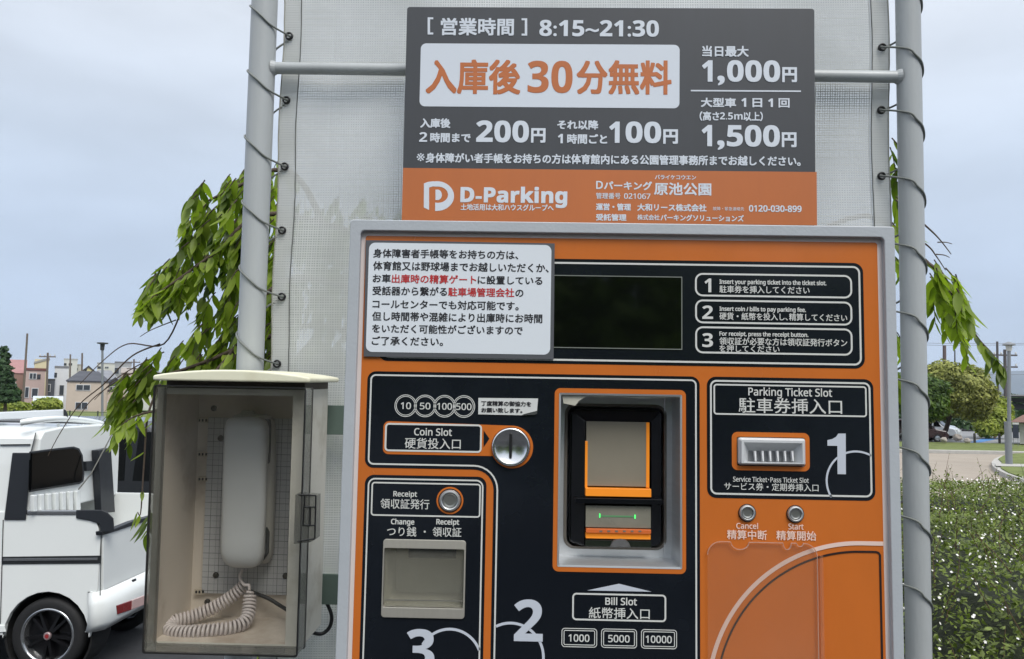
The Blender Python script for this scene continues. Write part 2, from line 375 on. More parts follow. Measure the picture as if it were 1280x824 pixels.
# --- display panel
b = MB(); PB.slab(b, PB.rect(476.5, 320.6, 1081, 461, 12), .0006, .0003); disp = b.build('display_panel', blackp, mach)
lines(disp, [(481.5, 324.6, 1077, 457.2, 9, 2.3), (868.5, 341.4, 1065, 373.4, 9.5, 2.2), (868.7, 374.5, 1065.2, 407.2, 9.5, 2.2), (868.8, 408, 1065.6, 444.8, 9.5, 2.2)])
lcd = mat('screen_glass', (9, 11, 10), .05, spec=.6)
b = MB(); PB.slab(b, PB.rect(640, 343.4, 852, 437, .5), .0011, .0005); scr = b.build('screen', lcd, mach)
b = MB(); PB.outline(b, 640, 343.2, 852.6, 437.5, .6, 1.1, .0014, .0003); b.build('screen_edge', mat('screen_rim', (120, 125, 118), .3), scr)
for (s, x0, x1, y0, y1) in (('1', 880.3, 888.8, 348.3, 365.5), ('2', 877.6, 891, 382, 398.7), ('3', 877.6, 891, 416.5, 434)):
    text(PB, s, x0, x1, y0, y1, whitep, disp, sans=True)
for (s, x0, x1, y0, y1) in (('Insert your parking ticket into the ticket slot.', 899, 1032.5, 349.2, 356.8), ('Insert coin / bills to pay parking fee.', 899, 1007, 383, 390.4), ('For receipt, press the receipt button.', 899, 1010, 414.2, 421.5)):
    text(PB, s, x0, x1, y0, y1, whitep, disp, sans=False, bold=.22)
for (s, x0, x1, y0, y1) in (('駐車券を挿入してください', 899, 1011.5, 357, 366.3), ('硬貨・紙幣を投入し､精算してください', 899, 1058.5, 390.6, 399.8), ('領収証が必要な方は領収証発行ボタン', 899, 1058.5, 421.6, 431.2), ('を押してください', 899, 974, 431.3, 440)):
    text(PB, s, x0, x1, y0, y1, whitep, disp, bold=.12)
# --- notice plate taped over the display's left end
npl = Pl(WF, D0-.003)
b = MB(); c4 = [npl.uv(457.3, 300.3), npl.uv(693.4, 304.3), npl.uv(692, 449.3), npl.uv(454.6, 445.6)]
npl.slab(b, c4, 0, .0015); note = b.build('notice_plate', mat('notice_border', (84, 86, 90), .4), mach)
b = MB(); npl.slab(b, npl.rect(461.6, 303.4, 687.6, 443.6, 8), .0003, .0003); b.build('notice_sheet', mat('notice_white', (214, 220, 226), .35, var=.02), note)
ink = mat('black_ink', (28, 28, 34), .5); red = mat('red_ink', (185, 40, 42), .5)
NT = [('身体障害者手帳等をお持ちの方は、', 466.8, 648, 311, 322.2, ink), ('体育館又は野球場までお越しいただくか、', 466.8, 686, 326.5, 338, ink),
 ('お車', 466.3, 488.8, 342.6, 353.4, ink), ('出庫時の精算ゲート', 490, 595.5, 342.8, 354, red), ('に設置している', 597.3, 678, 344.6, 355.4, ink),
 ('受話器から繋がる', 466, 559, 357.8, 369, ink), ('駐車場管理会社', 560.5, 643, 359.4, 370.6, red), ('の', 644.3, 654.4, 362.2, 371.2, ink),
 ('コールセンターでも対応可能です。', 466, 648.5, 374.3, 385.6, ink), ('但し時間帯や混雑により出庫時にお時間', 465.5, 678, 389.5, 401, ink),
 ('をいただく可能性がございますので', 465.5, 653.5, 404.8, 416, ink), ('ご了承ください。', 465, 554, 420.3, 431.5, ink)]
for s, x0, x1, y0, y1, mm_ in NT: text(npl, s, x0, x1, y0, y1, mm_, note, h=.0005, bold=.22)
# --- coin / bill panel (notched outline)
def U(x, y): return PB.uv(x, y)
def notch(px, off):
    u0, v0 = U(459.8, 464); u1, _ = U(874.4, 500); vb = vB-.05; un, _ = U(617.2, 600); _, vn = U(470, 584.7)
    q = off*PB.px(); u0 += q; v0 += q; u1 -= q; un += q; vn -= q; r = max(.009-q, .004); r2 = .021+q
    pts = []
    def arc(cx, cy, r, a0, a1, n=8):
        for k in range(n+1):
            a = R(a0+(a1-a0)*k/n); pts.append((cx+r*math.cos(a), cy+r*math.sin(a)))
    arc(u1-r, v0+r, r, -90, 0); pts.append((u1, vb)); pts.append((un, vb))
    arc(un-r2, vn+r2, r2, 0, -90); arc(u0+r, vn-r, r, 90, 180); arc(u0+r, v0+r, r, 180, 270)
    return pts
ob_ = MB(); cut_sheet(ob_, notch(PB, 0), [holes['bill']], .0006, .0003); coin = ob_.build('coin_and_bill_panel', blackp, mach)
b = MB(); o1 = notch(PB, 3.7); o2 = notch(PB, 5.7); b.ring(PB.P(o1, LH), PB.P(o2, LH)); b.build('border_line', whitep, coin)
for k, (x, s, xa, xb) in enumerate(((507.2, '10', 501.3, 514), (531.5, '50', 525, 538.3), (555.8, '100', 546.6, 565.2), (580, '500', 570.3, 589.6))):
    y = 507.2+k*.35; b = MB()
    for ra, rb in ((13.9, 13.), (12., 11.2)): b.ring(PB.P(PB.circ(x, y, ra), LH), PB.P(PB.circ(x, y, rb), LH))
    b.build('coin_mark', whitep, coin); text(PB, s, xa, xb, y-4.3, y+4.3, whitep, coin, sans=False, bold=.15)
# sticker
st = Pl(WF, D0-.0012); b = MB(); q = [(598, 497.5), (672.6, 498.2), (671, 517.5), (668, 518.6), (652, 519.2), (597.8, 518)]
st.slab(b, [st.uv(*p) for p in q], 0, .0004); stk = b.build('sticker', mat('sticker_white', (205, 207, 205), .3, var=.06, scale=90), mach)
b = MB(); st.slab(b, [st.uv(*p) for p in ((655, 517.6), (671.5, 513.5), (671.2, 517.5), (668, 518.6), (652, 519))], .0012, .0006); b.build('peeling_corner', mat('foil', (120, 122, 124), .2, metal=.7), stk)
text(st, '丁度精算の御協力を', 601.6, 664, 501, 507.3, ink, stk, h=.0003, bold=.2); text(st, 'お願い致します。', 601.8, 653, 509.5, 515.6, ink, stk, h=.0003, bold=.2)
# coin slot sign
cb = Pl(WF, D0)
def keyhole():
    u0, v0 = U(479.8, 526.4); _, v1 = U(480, 567.6); uc, vc = U(640, 558.8); r = 26.2*PB.px(); q = 7*PB.px(); p = []
    for k in range(7): a = R(180+90*k/6); p.append((u0+q+q*math.cos(a), v0+q+q*math.sin(a)))
    va = vc-math.sqrt(0.0001) ; 
    top = v0+.0005
    a_s = math.degrees(math.asin(max(-1, min(1, (top-vc)/r))))    # near -90
    a_e = 180-math.degrees(math.asin(max(-1, min(1, (v1-vc)/r))))
    for k in range(33): a = R(a_s if False else -92+(a_e+92)*k/32); p.append((uc+r*math.cos(a), vc+r*math.sin(a)))
    p[7] = (p[7][0], max(p[7][1], v0))
    for k in range(7): a = R(90+90*k/6); p.append((u0+q+q*math.cos(a), v1-q+q*math.sin(a)))
    return p
b = MB(); PB.slab(b, keyhole(), .0009, .0003); cs = b.build('coin_slot_sign', orange, mach)
b = MB(); PB.outline(b, 481.8, 528.6, 602, 566.2, 5, 2.2, .0013, .0003); b.build('border_line', whitep, cs)
b = MB(); PB.slab(b, PB.rect(484, 530.8, 599.8, 564, 3), .0012, .0002); b.build('label_field', blackp, cs)
b = MB(); PB.slab(b, [U(604.6, 538), U(611.8, 548.4), U(604.6, 559)], .0012, .0002); b.build('arrow_mark', blackp, cs)
text(PB, 'Coin Slot', 518, 565.2, 534.6, 544.3, whitep, cs, h=.0015, sans=False, bold=.2)
text(PB, '硬貨投入口', 506.5, 576.2, 547, 560.6, whitep, cs, h=.0015, bold=.08)
c = WF.loc(*U(638.6, 558.6), D0); r = 23*PB.px()
b = MB(); b.lathe(c, (0, -1, 0), [(r*1.03, 0), (r*1.03, .003), (r, .0048), (r*.93, .0052), (r*.86, .0046)]+[(r*.84*q, .0010+.0034*q*q) for q in (1, .9, .8, .7, .6, .5, .4, .3, .2, .1, .01)], 64); b2 = b.build('coin_slot_disc', chrome, mach, smooth=True)
b = MB(); uu, v0 = U(638.6, 542.5); _, v1 = U(638.6, 572); q = 1.6*PB.px(); PB.slab(b, rr(uu-q, v0, uu+q, v1, q*.99), .0052, .0034); b.build('slot_opening', darkm, b2)
b = MB(); b.ring(PB.P(PB.circ(638.6, 558.6, 24.2), .0015), PB.P(PB.circ(638.6, 558.6, 22.9), .0015)); b.build('gap_ring', darkm, b2)
# big numerals and arcs
numw = mat('numeral_print', (190, 196, 206), .35)
text(PB, '2', 643, 679, 748.6, 801, numw, coin, h=.0012, sans=True, bold=.3)
b = MB(); PB.band(b, PB.circ(638, 821, 40, 40, -117, 8), 3.2, .0009); b.build('arc_line', numw, coin)
# bill slot label
b = MB(); PB.slab(b, [U(734, 737.9), U(773.6, 729.6), U(814, 739.5)], LH, .0002); b.build('arrow_mark', numw, coin)
lines(coin, [(715.4, 740.8, 832.6, 777.6, 5, 2), (702, 784.6, 746.2, 809.4, 4, .9), (704.6, 787.2, 743.6, 806.8, 2, .9), (751.4, 785.4, 796, 810.4, 4, .9), (754, 788, 793.4, 807.8, 2, .9), (801.2, 786.2, 846, 811.4, 4, .9), (803.8, 788.8, 843.4, 808.8, 2, .9)])
text(PB, 'Bill Slot', 756.5, 796, 746.2, 756, whitep, coin, sans=False, bold=.25); text(PB, '紙幣挿入口', 736, 812, 758.6, 772.6, whitep, coin, bold=.1)
text(PB, '1000', 710.6, 736.8, 792.4, 801.8, whitep, coin, sans=False, bold=.2); text(PB, '5000', 760, 787, 793.2, 802.6, whitep, coin, sans=False, bold=.2); text(PB, '10000', 807, 839.6, 794, 803.4, whitep, coin, sans=False, bold=.2)
# orange ring round the bill unit
def cutring(x0, y0, x1, y1, r, hole, name, m, par, h=.0009):
    o = PB.rect(x0, y0, x1, y1, r); b = MB(); b.ring(PB.P(o, h), PB.P(hole, h), PB.P(o, h-.0003), PB.P(hole, h-.0003)); return b.build(name, m, par)
bu = MB(); ho = holes['bill']; RD = .046
x0, y0, x1, y1 = HB['bill']
cutring(693.5, 485.1, 857.4, 717.6, 7, ho, 'orange_surround', orange, coin)
# --- bill unit: steel tray with lit lips
lip = rr(x0-.0002, y0-.0002, x1+.0002, y1+.0002, .0015); li2 = rr(x0+.0018, y0+.0018, x1-.0018, y1-.0018, .001)
lb = rr(x0+.0022, y0+.0022, x1-.0022, y1-.0022, .001)
mod = PB.rect(706.5, 504, 833, 687.5, 13)
unitm = mat('satin_aluminium', (205, 207, 209), .36, metal=.75, var=.06, scale=20, stretch=(1, 1, 8))
b = MB(); b.ring(PB.P(lip, .0012), PB.P(li2, .0008)); b.ring(PB.P(li2, .0008), PB.P(lb, -RD))
bb0 = Pl(WF, D0+RD)
xa, ya = PB.uv(706, 504); 
module_o = rr(*[c*1.0 for c in (bb0.uv(706, 504)+bb0.uv(833, 688))], .012)
lbx = rr(x0+.0022, y0+.0022, x1-.0022, y1-.0022, .001)
b.ring(PB.P(lbx, -RD), PB.P(module_o, -RD)); unit = b.build('bill_unit', unitm, mach)
# welded lip steps
b = MB(); bx = [x1-.0022-.012, x1-.0022]
module_i = rr(*(bb0.uv(709.5, 507.5)+bb0.uv(829.5, 684.5)), .010)
rimm = mat('beige_rim', (112, 106, 98), .4)
b = MB(); b.ring(PB.P(module_o, -RD+.001), PB.P(module_i, -RD+.004), PB.P(module_o, -RD-.01), PB.P(module_i, -RD-.01)); b.build('module_rim', rimm, unit, smooth=False)
gloss = mat('glossy_black', (10, 12, 16), .12)
mi2 = rr(*(bb0.uv(712.5, 510.5)+bb0.uv(826.5, 682)), .008)
b = MB(); b.prism(PB.P(mi2, -RD+.002), PB.P(mi2, -RD-.02)); b.build('module_body', gloss, unit, bevel=.001)
mpx = Pl(WF, D0+RD-.004)
cham = [mpx.rect(715, 513, 825.5, 681, 5), mpx.rect(731, 526, 812.5, 683, 2)]
b = MB(); b.ring(PB.F and [WF.loc(u, v, D0+RD-.006) for u, v in cham[0]], [WF.loc(u, v, D0+RD-.0125) for u, v in cham[1]]); b.build('bezel', gloss, unit)
ip = Pl(WF, D0+RD-.006)
paper = mat('tan_guide_plate', (134, 128, 114), .3, var=.06, scale=12, coat=.3)
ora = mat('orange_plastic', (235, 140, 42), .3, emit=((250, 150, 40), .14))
def pbox(pl, name, m, x0, y0, x1, y1, h0, h1, par=None, r=.4, bev=.0004):
    b = MB(); po = pl.rect(x0, y0, x1, y1, r); b.prism(pl.P(po, h1), pl.P(po, h0)); return b.build(name, m, par or unit, bevel=bev)
ipb = Pl(WF, D0+RD-.008)
pbox(ipb, 'guide_plate', paper, 732.5, 526.5, 806.5, 608, 0, .006)
pbox(ipb, 'side_light', ora, 806.8, 528, 810.6, 609, 0, .0065)
pbox(ipb, 'side_light', ora, 731, 551, 733.6, 609, .0005, .0068)
pbox(ipb, 'orange_lip', ora, 731, 608.5, 812, 620, 0, .012, bev=.001)
pbox(ipb, 'cross_bar', gloss, 718, 620.5, 826, 629, 0, .014, bev=.001)
pbox(ipb, 'feed_guide', mat('smoked_plastic', (126, 124, 112), .25, var=.1, scale=30, coat=.4), 731.5, 630.5, 812, 659, 0, .009)
led = mat('green_led', (90, 220, 120), .3, emit=((70, 255, 110), .8))
ledd = mat('green_glow_strip', (90, 130, 95), .3, emit=((70, 200, 110), .06))
pbox(ipb, 'status_light', led, 748, 640.4, 749.4, 645.6, .009, .0096, bev=0); pbox(ipb, 'status_light', led, 791.6, 641.8, 793, 647, .009, .0096, bev=0)
pbox(ipb, 'light_strip', ledd, 749.6, 642.6, 791.4, 645.4, .009, .0093, bev=0)
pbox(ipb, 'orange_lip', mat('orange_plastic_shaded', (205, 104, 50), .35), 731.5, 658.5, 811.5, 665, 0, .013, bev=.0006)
pbox(ipb, 'orange_lip', ora, 731.5, 665.2, 811.5, 672.6, 0, .010, bev=.0006)
for k in range(6): pbox(ipb, 'roller_mark', rimm, 748+k*9.6, 660.6, 751.5+k*9.6, 662.6, .013, .0134, bev=0)
pbox(ipb, 'lower_guard', mat('dark_green_plastic', (28, 34, 26), .25), 731, 673, 812.5, 683, 0, .008)
b = MB(); b.prism(ipb.P([ipb.uv(x, y) for x, y in ((762, 681), (764, 676), (768, 672.8), (774, 671.6), (780, 673), (784, 676.4), (786, 681))], .011), ipb.P([ipb.uv(x, y) for x, y in ((760, 683), (763, 676), (767, 672), (774, 670.6), (781, 672), (785, 676.4), (788, 683))], .006)); b.build('finger_scoop', mat('scoop_grey', (88, 88, 88), .4), unit)
# right and bottom inner folds
b = MB(); q = PB; fr = D0+RD
b.add([WF.loc(x1-.011, y0+.004, fr-.002), WF.loc(x1-.0098, y0+.004, fr-.003), WF.loc(x1-.0098, y1-.004, fr-.003), WF.loc(x1-.011, y1-.004, fr-.002)], [(0, 1, 2, 3)]); 
b.build('fold_line', unitm, unit)
tp = Pl(WF, D0+.002)
b = MB(); tape = [(702.5, 492.8), (850, 495.3), (849.5, 497.5), (800, 498), (775, 496.5), (748, 496.8), (735, 495.6), (729, 498), (724, 501), (719, 507.2), (704.5, 504.4)]
tp.slab(b, [tp.uv(*p) for p in tape], 0, .0008); b.build('torn_tape', mat('torn_paper', (182, 180, 166), .8, var=.15, scale=60), unit)
# --- receipt panel
def openrect(x0, y0, xr_y, r, off):   # rounded top, runs down past the frame
    u0, v0 = U(x0, y0); u1, _ = U(*xr_y); q = off*PB.px(); return rr(u0+q, v0+q, u1-q, vB-.06, r*PB.px())
ob_ = MB(); cut_sheet(ob_, openrect(456.6, 593.3, (605.6, 740), 11, 0), [holes['tray']], .0006, .0003); rec = ob_.build('receipt_panel', blackp, mach)
b = MB(); b.ring(PB.P(openrect(456.6, 593.3, (605.6, 740), 9, 3.7), LH), PB.P(openrect(456.6, 593.3, (605.6, 740), 7, 5.6), LH)); b.build('border_line', whitep, rec)
lines(rec, [(464.8, 602.2, 600.4, 647.2, 4, 1.8)])
text(PB, 'Receipt', 492, 521.6, 613.6, 622.6, whitep, rec, sans=False, bold=.2); text(PB, '領収証発行', 476, 537, 623, 635.6, whitep, rec, bold=.08)
text(PB, 'Change', 489, 518.2, 648, 657.4, whitep, rec, sans=False, bold=.25); text(PB, 'Receipt', 545.6, 574.2, 648.5, 657.6, whitep, rec, sans=False, bold=.25)
text(PB, 'つり銭', 484.2, 520.8, 658, 670, whitep, rec, bold=.08); text(PB, '・', 529.8, 532.4, 663.2, 665.8, whitep, rec); text(PB, '領収証', 541, 577, 658.6, 670.6, whitep, rec, bold=.08)
text(PB, '3', 509, 544, 785.5, 838, numw, rec, h=.0012, sans=True, bold=.3)
b = MB(); PB.band(b, PB.circ(562, 827, 38.5, 40, -150, -22), 3.2, .0009); b.build('arc_line', numw, rec)
def button(x, y, r, orr, par):
    c = WF.loc(*U(x, y), D0); k = PB.px()
    t = MB()
    if orr: t.ring(PB.P(PB.circ(x, y, orr), .0011), PB.P(PB.circ(x, y, r), .0011), PB.P(PB.circ(x, y, orr), .0008), PB.P(PB.circ(x, y, r), .0008)); t.build('button_ring', orange, par)
    t = MB(); t.lathe(c, (0, -1, 0), [(r*k, 0), (r*k, .002), (r*.95*k, .0034), (r*.8*k, .0038), (r*.72*k, .003), (r*.70*k, .0014)], 40, caps=False); bz = t.build('button_bezel', steel, par, smooth=False)
    t = MB(); t.lathe(c, (0, -1, 0), [(r*.68*k, 0), (r*.68*k, .0022), (r*.62*k, .0028), (r*.6*k, .0028), (r*.45*k, .0024), (.0001, .0023)], 40); t.build('push_button', buttonm, bz, smooth=False)
    t = MB(); t.ring(PB.P(PB.circ(x, y, r*1.1), .0012), PB.P(PB.circ(x, y, r*.98), .0012)); t.build('gap_ring', darkm, bz)
# turned steel: anisotropic-looking face by radial streak bump
buttonm = mat('turned_steel', (172, 172, 168), .33, metal=.9, var=.1, scale=40)
button(562.5, 625.6, 13.2, 16.6, rec)
# change tray
trm = mat('tray_steel', (186, 182, 172), .35, metal=.5, var=.05, scale=25, stretch=(6, 1, 1))
hx0, hy0, hx1, hy1 = HB['tray']
b = MB(); to = PB.rect(479.6, 673.4, 580.6, 773.4, 4)
b.ring(PB.P(to, .0022), PB.P(holes['tray'], .0026), PB.P(to, .0006), PB.P(holes['tray'], -.002)); tray = b.build('change_tray', trm, mach, bevel=.0004)
TD = .055; hb2 = rr(hx0+.004, hy0+.004, hx1-.004, hy1-.002, .004)
b = MB(); b.ring(PB.P(holes['tray'], -.002), PB.P(hb2, -TD)); b.add(PB.P(hb2, -TD), [tuple(range(len(hb2)))]); b.build('tray_lining', mat('tray_lining', (196, 193, 182), .45, var=.1, scale=20), tray)
t2l = Pl(WF, D0+TD-.001)
pbox(t2l, 'tray_slot', darkm, 511, 686, 570, 698, 0, .001, tray, bev=0)
b = MB(); PB.slab(b, rr(hx0+.0004, hy0+.0004, hx1-.0004, hy1-.0004, .002), -.001, .0015)
b.build('tray_flap', clearmat('flap_plastic', (.88, .88, .85), 0, .08, diff=(170, 168, 158), df=.16), tray)
b = MB(); PB.slab(b, [U(481, 749), U(579, 750.5), U(579, 752), U(481, 750.5)], .0009, .0005); b.build('flap_edge', mat('flap_edge', (105, 104, 98), .3), tray)
# --- ticket panel
ob_ = MB(); cut_sheet(ob_, PB.rect(883.4, 470.8, 1094.2, 626.2, 11), [holes['slot']], .0006, .0003); tk = ob_.build('ticket_panel', blackp, mach)
lines(tk, [(887.2, 474.9, 1090.3, 621.9, 8, 2.2), (891.6, 479.8, 1083.4, 521.6, 4, 1.9)])
text(PB, 'Parking Ticket Slot', 935, 1039.6, 484, 497.6, whitep, tk, sans=False, bold=.2); text(PB, '駐車券挿入口', 923, 1052, 496.9, 516, whitep, tk, bold=.12)
text(PB, 'Service Ticket･Pass Ticket Slot', 916, 1010.6, 595.4, 602, whitep, tk, sans=False, bold=.1); text(PB, 'サービス券・定期券挿入口', 905, 1022.6, 602.8, 612.4, whitep, tk, bold=.05)
b = MB(); PB.slab(b, [U(1033.8, 550.2), U(1040, 548.8), U(1044.6, 546.2), U(1047.4, 542), U(1056.6, 542), U(1056.8, 592.8), U(1046.4, 592.6), U(1046.2, 557.4), U(1033.8, 557.2)], .0012, .0003); b.build('numeral', numw, tk)
b = MB(); PB.band(b, PB.circ(1070.5, 602, 36.6, 40, -212, -60), 2.4, .0009); b.build('arc_line', numw, tk)
cutring(914.4, 539.8, 1012, 589.4, 7, holes['slot'], 'orange_surround', orange, tk)
# ticket slot casting
slot = thing_part = None
sm_ = mat('cast_aluminium', (200, 202, 204), .4, metal=.1, var=.04, scale=60)
so_ = PB.rect(921.8, 546.8, 1005.4, 582, 3); so2 = PB.rect(924.5, 549.4, 1002.6, 579.4, 2)
s3 = [U(936, 564.5), U(992, 565.3), U(997.4, 578), U(930, 577.2)]
b = MB(); b.ring(PB.P(so_, .0035), PB.P(so2, .0075), PB.P(so_, -.006), PB.P(so2, -.006))
q1 = PB.P([U(927.5, 552.4), U(1000, 553.6), U(1000.6, 578.4), U(927.5, 577.2)], .0075)
q0 = PB.P([U(924.6, 549.5), U(1002.6, 550.7), U(1002.6, 579.4), U(924.6, 578.3)], .0075)
q2 = PB.P([U(937, 563.6), U(991.5, 564.5), U(993.5, 578.4), U(936, 577.3)], -.004)
b.add(q0+q1, [(i, (i+1) % 4, 4+(i+1) % 4, 4+i) for i in range(4)]); b.add(q1+q2, [(i, (i+1) % 4, 4+(i+1) % 4, 4+i) for i in range(4)])
sl = b.build('ticket_slot', sm_, mach)
b = MB(); b.add(q2, [(0, 1, 2, 3)]); b.build('slot_opening', mat('slot_shade', (120, 122, 126), .5), sl)
for k in range(6):
    x = 943.5+k*9.3; b = MB()
    a0, a1, c0, c1 = U(x-1.3, 563.6), U(x+1.5, 563.6), U(x-.2, 576.4), U(x+.8, 576.4)
    b.prism([WF.loc(*a0, D0-.001), WF.loc(*a1, D0-.001), WF.loc(*c1, D0-.0035), WF.loc(*c0, D0-.0035)], [WF.loc(*a0, D0+.004), WF.loc(*a1, D0+.004), WF.loc(*c1, D0+.002), WF.loc(*c0, D0+.002)]); b.build('guide_rib', mat('rib_light', (212, 213, 214), .35), sl)
# --- cancel / start
button(933.6, 641, 9.8, 0, front); button(993.6, 642.4, 9.8, 0, front)
salmon = mat('salmon_print', (236, 205, 190), .35)
text(PB, 'Cancel', 920, 947.2, 653.2, 660.8, salmon, front, sans=False, bold=.15); text(PB, '精算中断', 908.4, 958.2, 662, 674, salmon, front, bold=.15)
text(PB, 'Start', 985, 1004, 654.2, 661.8, salmon, front, sans=False, bold=.15); text(PB, '精算開始', 970, 1019.8, 663, 675, salmon, front, bold=.15)
# --- big quarter-circle print
b = MB(); uc, vc = U(1080, 877); r = 186.5*PB.px(); ue, _ = U(1104, 690)
pts = [(uc+r*math.cos(R(a)), vc+r*math.sin(R(a))) for a in range(-182, -89, 2)]+[(U(1104, 690)[0], vc-r)]
PB.band(b, pts, 5, LH); b.build('arc_line', arcw, front)
b = MB(); r2 = 176.5*PB.px(); ur, _ = U(1101, 760); pts = [(uc+r2*math.cos(R(a)), vc+r2*math.sin(R(a))) for a in range(-182, -91, 2)]
pts += [(uc+.008, vc-r2), (ur-.004, vc-r2), (ur-.0015, vc-r2+.0008), (ur, vc-r2+.003), (ur, vB-.06)]; PB.band(b, pts, 2.4, LH); b.build('arc_line', mat('dark_line', (40, 30, 30), .4), front)
# --- clear ticket pocket
pk = Pl(WF, D0-.004)
p0 = pk.uv(884.5, 677); p1 = pk.uv(1021.5, 680); rad = 16*pk.px()
poly = []
for k in range(7): a = R(180+90*k/6); poly.append((p0[0]+rad+rad*math.cos(a), p0[1]+rad+rad*math.sin(a)))
def halfdip(x, w, d):
    u, v = pk.uv(x, 678); 
    for k in range(9): a = R(180-180*k/8); poly.append((u+w*pk.px()*math.cos(a), p0[1]+d*pk.px()*math.sin(a)))
halfdip(925, 11, 9); halfdip(984, 5, 8); halfdip(1000, 4, 4)
for k in range(7): a = R(-90+90*k/6); poly.append((p1[0]-rad+rad*math.cos(a), p0[1]+rad+rad*math.sin(a)))
poly += [(p1[0], vB-.08), (p0[0], vB-.08)]
b = MB(); pk.slab(b, poly, 0, .0015); pock = b.build('ticket_pocket', clearmat('pocket_plastic', (.995, .99, .985), 0, .1, diff=(236, 196, 166), df=.04), mach)
b = MB(); loop = poly; pk.band(b, poly[:-2]+[poly[-2]], .9, .0003, .0018); b.build('pocket_edge', clearmat('pocket_edge_plastic', (.9, .8, .75), 0, .1, diff=(230, 200, 180), df=.35), pock)
b = MB(); u6, _ = pk.uv(1026.5, 700); b.box((u6-.0018, D0-.005, 2.1-vB), (u6+.0018, D0-.0004, 2.1-p0[1]-rad*.9)); b.build('pocket_rail', clearmat('rail_plastic', (.98, .95, .93), 0, .15, diff=(230, 160, 120), df=.2), pock)
# lower service door seam at the foot of the picture
# ================================================================== THE PRICE SIGN
SD = 1.40; SP = Pl(SF, SD)
signdark = mat('sign_grey', (64, 66, 70), .42, var=.09, scale=5, stretch=(2.5, 1, .5)); signor = mat('sign_orange', (182, 104, 56), .42, var=.05, scale=5, stretch=(2.5, 1, .5)); signw = mat('sign_white', (206, 212, 220), .38)
sign = thing('price_sign', SF.at(760, 150, SD), 'dark grey and orange parking price board fixed above the machine', 'sign')
b = MB(); po = SP.rect(508.9, 8.6, 1019.6, 282.6, 3.5); b.prism(SP.P(po, 0), SP.P(po, -.003)); b.build('board', signdark, sign, bevel=.0004)
b = MB(); ou0, ov0 = SP.uv(505, 210.1); ou1, ov1 = SP.uv(1021.1, 282.6); k0 = SP.uv(508.9, 8.6)[0]; k1 = SP.uv(1019.6, 20)[0]
SP.slab(b, [(k0, ov0), (k1, ov0), (k1, ov1-.001), (k0, ov1-.001)], .0004, .0004); b.build('orange_band', signor, sign)
b = MB(); SP.slab(b, SP.rect(526.2, 54.4, 849.2, 135.6, 7), .0004, .0004); wf_ = b.build('white_field', signw, sign)
b = MB(); SP.slab(b, [SP.uv(863.5, 112.6), SP.uv(1001, 113.4), SP.uv(1001, 115.2), SP.uv(863.5, 114.4)], .0006, .0003); b.build('divider_line', signw, sign)
def T(s, x0, x1, y0, y1, m=None, bold=.0, sans=None, par=None): text(SP, s, x0, x1, y0, y1, m or signw, par or sign, h=.0007, bold=bold, sans=sans)
def brk(x0, x1, y0, y1):
    b = MB(); SP.slab(b, [SP.uv(*p) for p in ((x0, y0), (x1, y0), (x1, y0+2.4), (x0+3, y0+2.4), (x0+3, y1-2.4), (x1, y1-2.4), (x1, y1), (x0, y1))] if x1 > x0 else [SP.uv(*p) for p in ((x0, y0), (x0, y1), (x1, y1), (x1, y1-2.4), (x0-3, y1-2.4), (x0-3, y0+2.4), (x1, y0+2.4), (x1, y0))], .0007, .0003); b.build('bracket_mark', signw, sign)
brk(534.6, 541.6, 22, 43.4); brk(659, 652, 23.2, 44.8)
T('営業時間', 551.2, 642.6, 22.6, 44.4, bold=.6)
T('8:15~21:30', 674.4, 823.6, 25, 45.6, sans=True, bold=.3)
T('入庫後', 533, 651, 74.2, 117.6, signor, bold=1.1, par=wf_); T('30', 660, 716, 76, 116.4, signor, sans=True, bold=.4, par=wf_); T('分無料', 721, 839.6, 75.2, 118, signor, bold=1.1, par=wf_)
T('当日最大', 877.6, 935.6, 57.4, 71, bold=.42); T('1', 877.4, 890.6, 75.6, 102.4, sans=True, bold=.4); T(',', 896.6, 905.8, 94.8, 107, sans=True, bold=.6); T('000', 908.6, 975, 75.4, 102.6, sans=True, bold=.5); T('円', 977.6, 996, 84.2, 103, bold=.8)
T('大型車', 876, 920, 122.4, 134.2, bold=.42); T('1', 926.6, 932.6, 122.8, 133.8, sans=True, bold=.2); T('日', 940.4, 952.6, 123, 134.4, bold=.42); T('1', 960, 966, 123.4, 134.2, sans=True, bold=.2); T('回', 973, 986.8, 123, 134.8, bold=.42)
T('（高さ', 874.4, 899, 139.4, 151.2, bold=.35); T('2.5m', 899.8, 928.2, 140.6, 149.6, sans=True); T('以上）', 929.2, 953.4, 139.8, 151.6, bold=.35)
T('1', 877, 890, 156.4, 183, sans=True, bold=.4); T(',', 896.4, 905.6, 175.6, 187.6, sans=True, bold=.6); T('500', 908.4, 974.6, 156.2, 183.4, sans=True, bold=.5); T('円', 977, 995.4, 165.6, 184.2, bold=.8)
T('入庫後', 525.6, 563.2, 148, 160, bold=.42); T('2', 524.2, 534.2, 165.4, 177.4, sans=True); T('時間まで', 538, 588.4, 166, 178.2, bold=.42)
T('200', 595.6, 661.4, 150.6, 178, sans=True, bold=.5); T('円', 664, 682, 160.4, 178.6, bold=.8)
T('それ以降', 696.6, 748, 150.2, 162, bold=.42); T('1', 697.4, 703.6, 167.6, 179.4, sans=True, bold=.2); T('時間ごと', 709, 759, 167.6, 180, bold=.42)
T('1', 761.6, 774.6, 152.2, 178.8, sans=True, bold=.4); T('00', 782, 826.4, 152, 179, sans=True, bold=.5); T('円', 829, 847.4, 161.8, 180, bold=.8)
T('※', 521, 531, 191.6, 201.6); T('身体障がい者手帳をお持ちの方は体育館内にある公園管理事務所までお越しください。', 532.4, 1000.6, 191.2, 203.6, bold=.35)
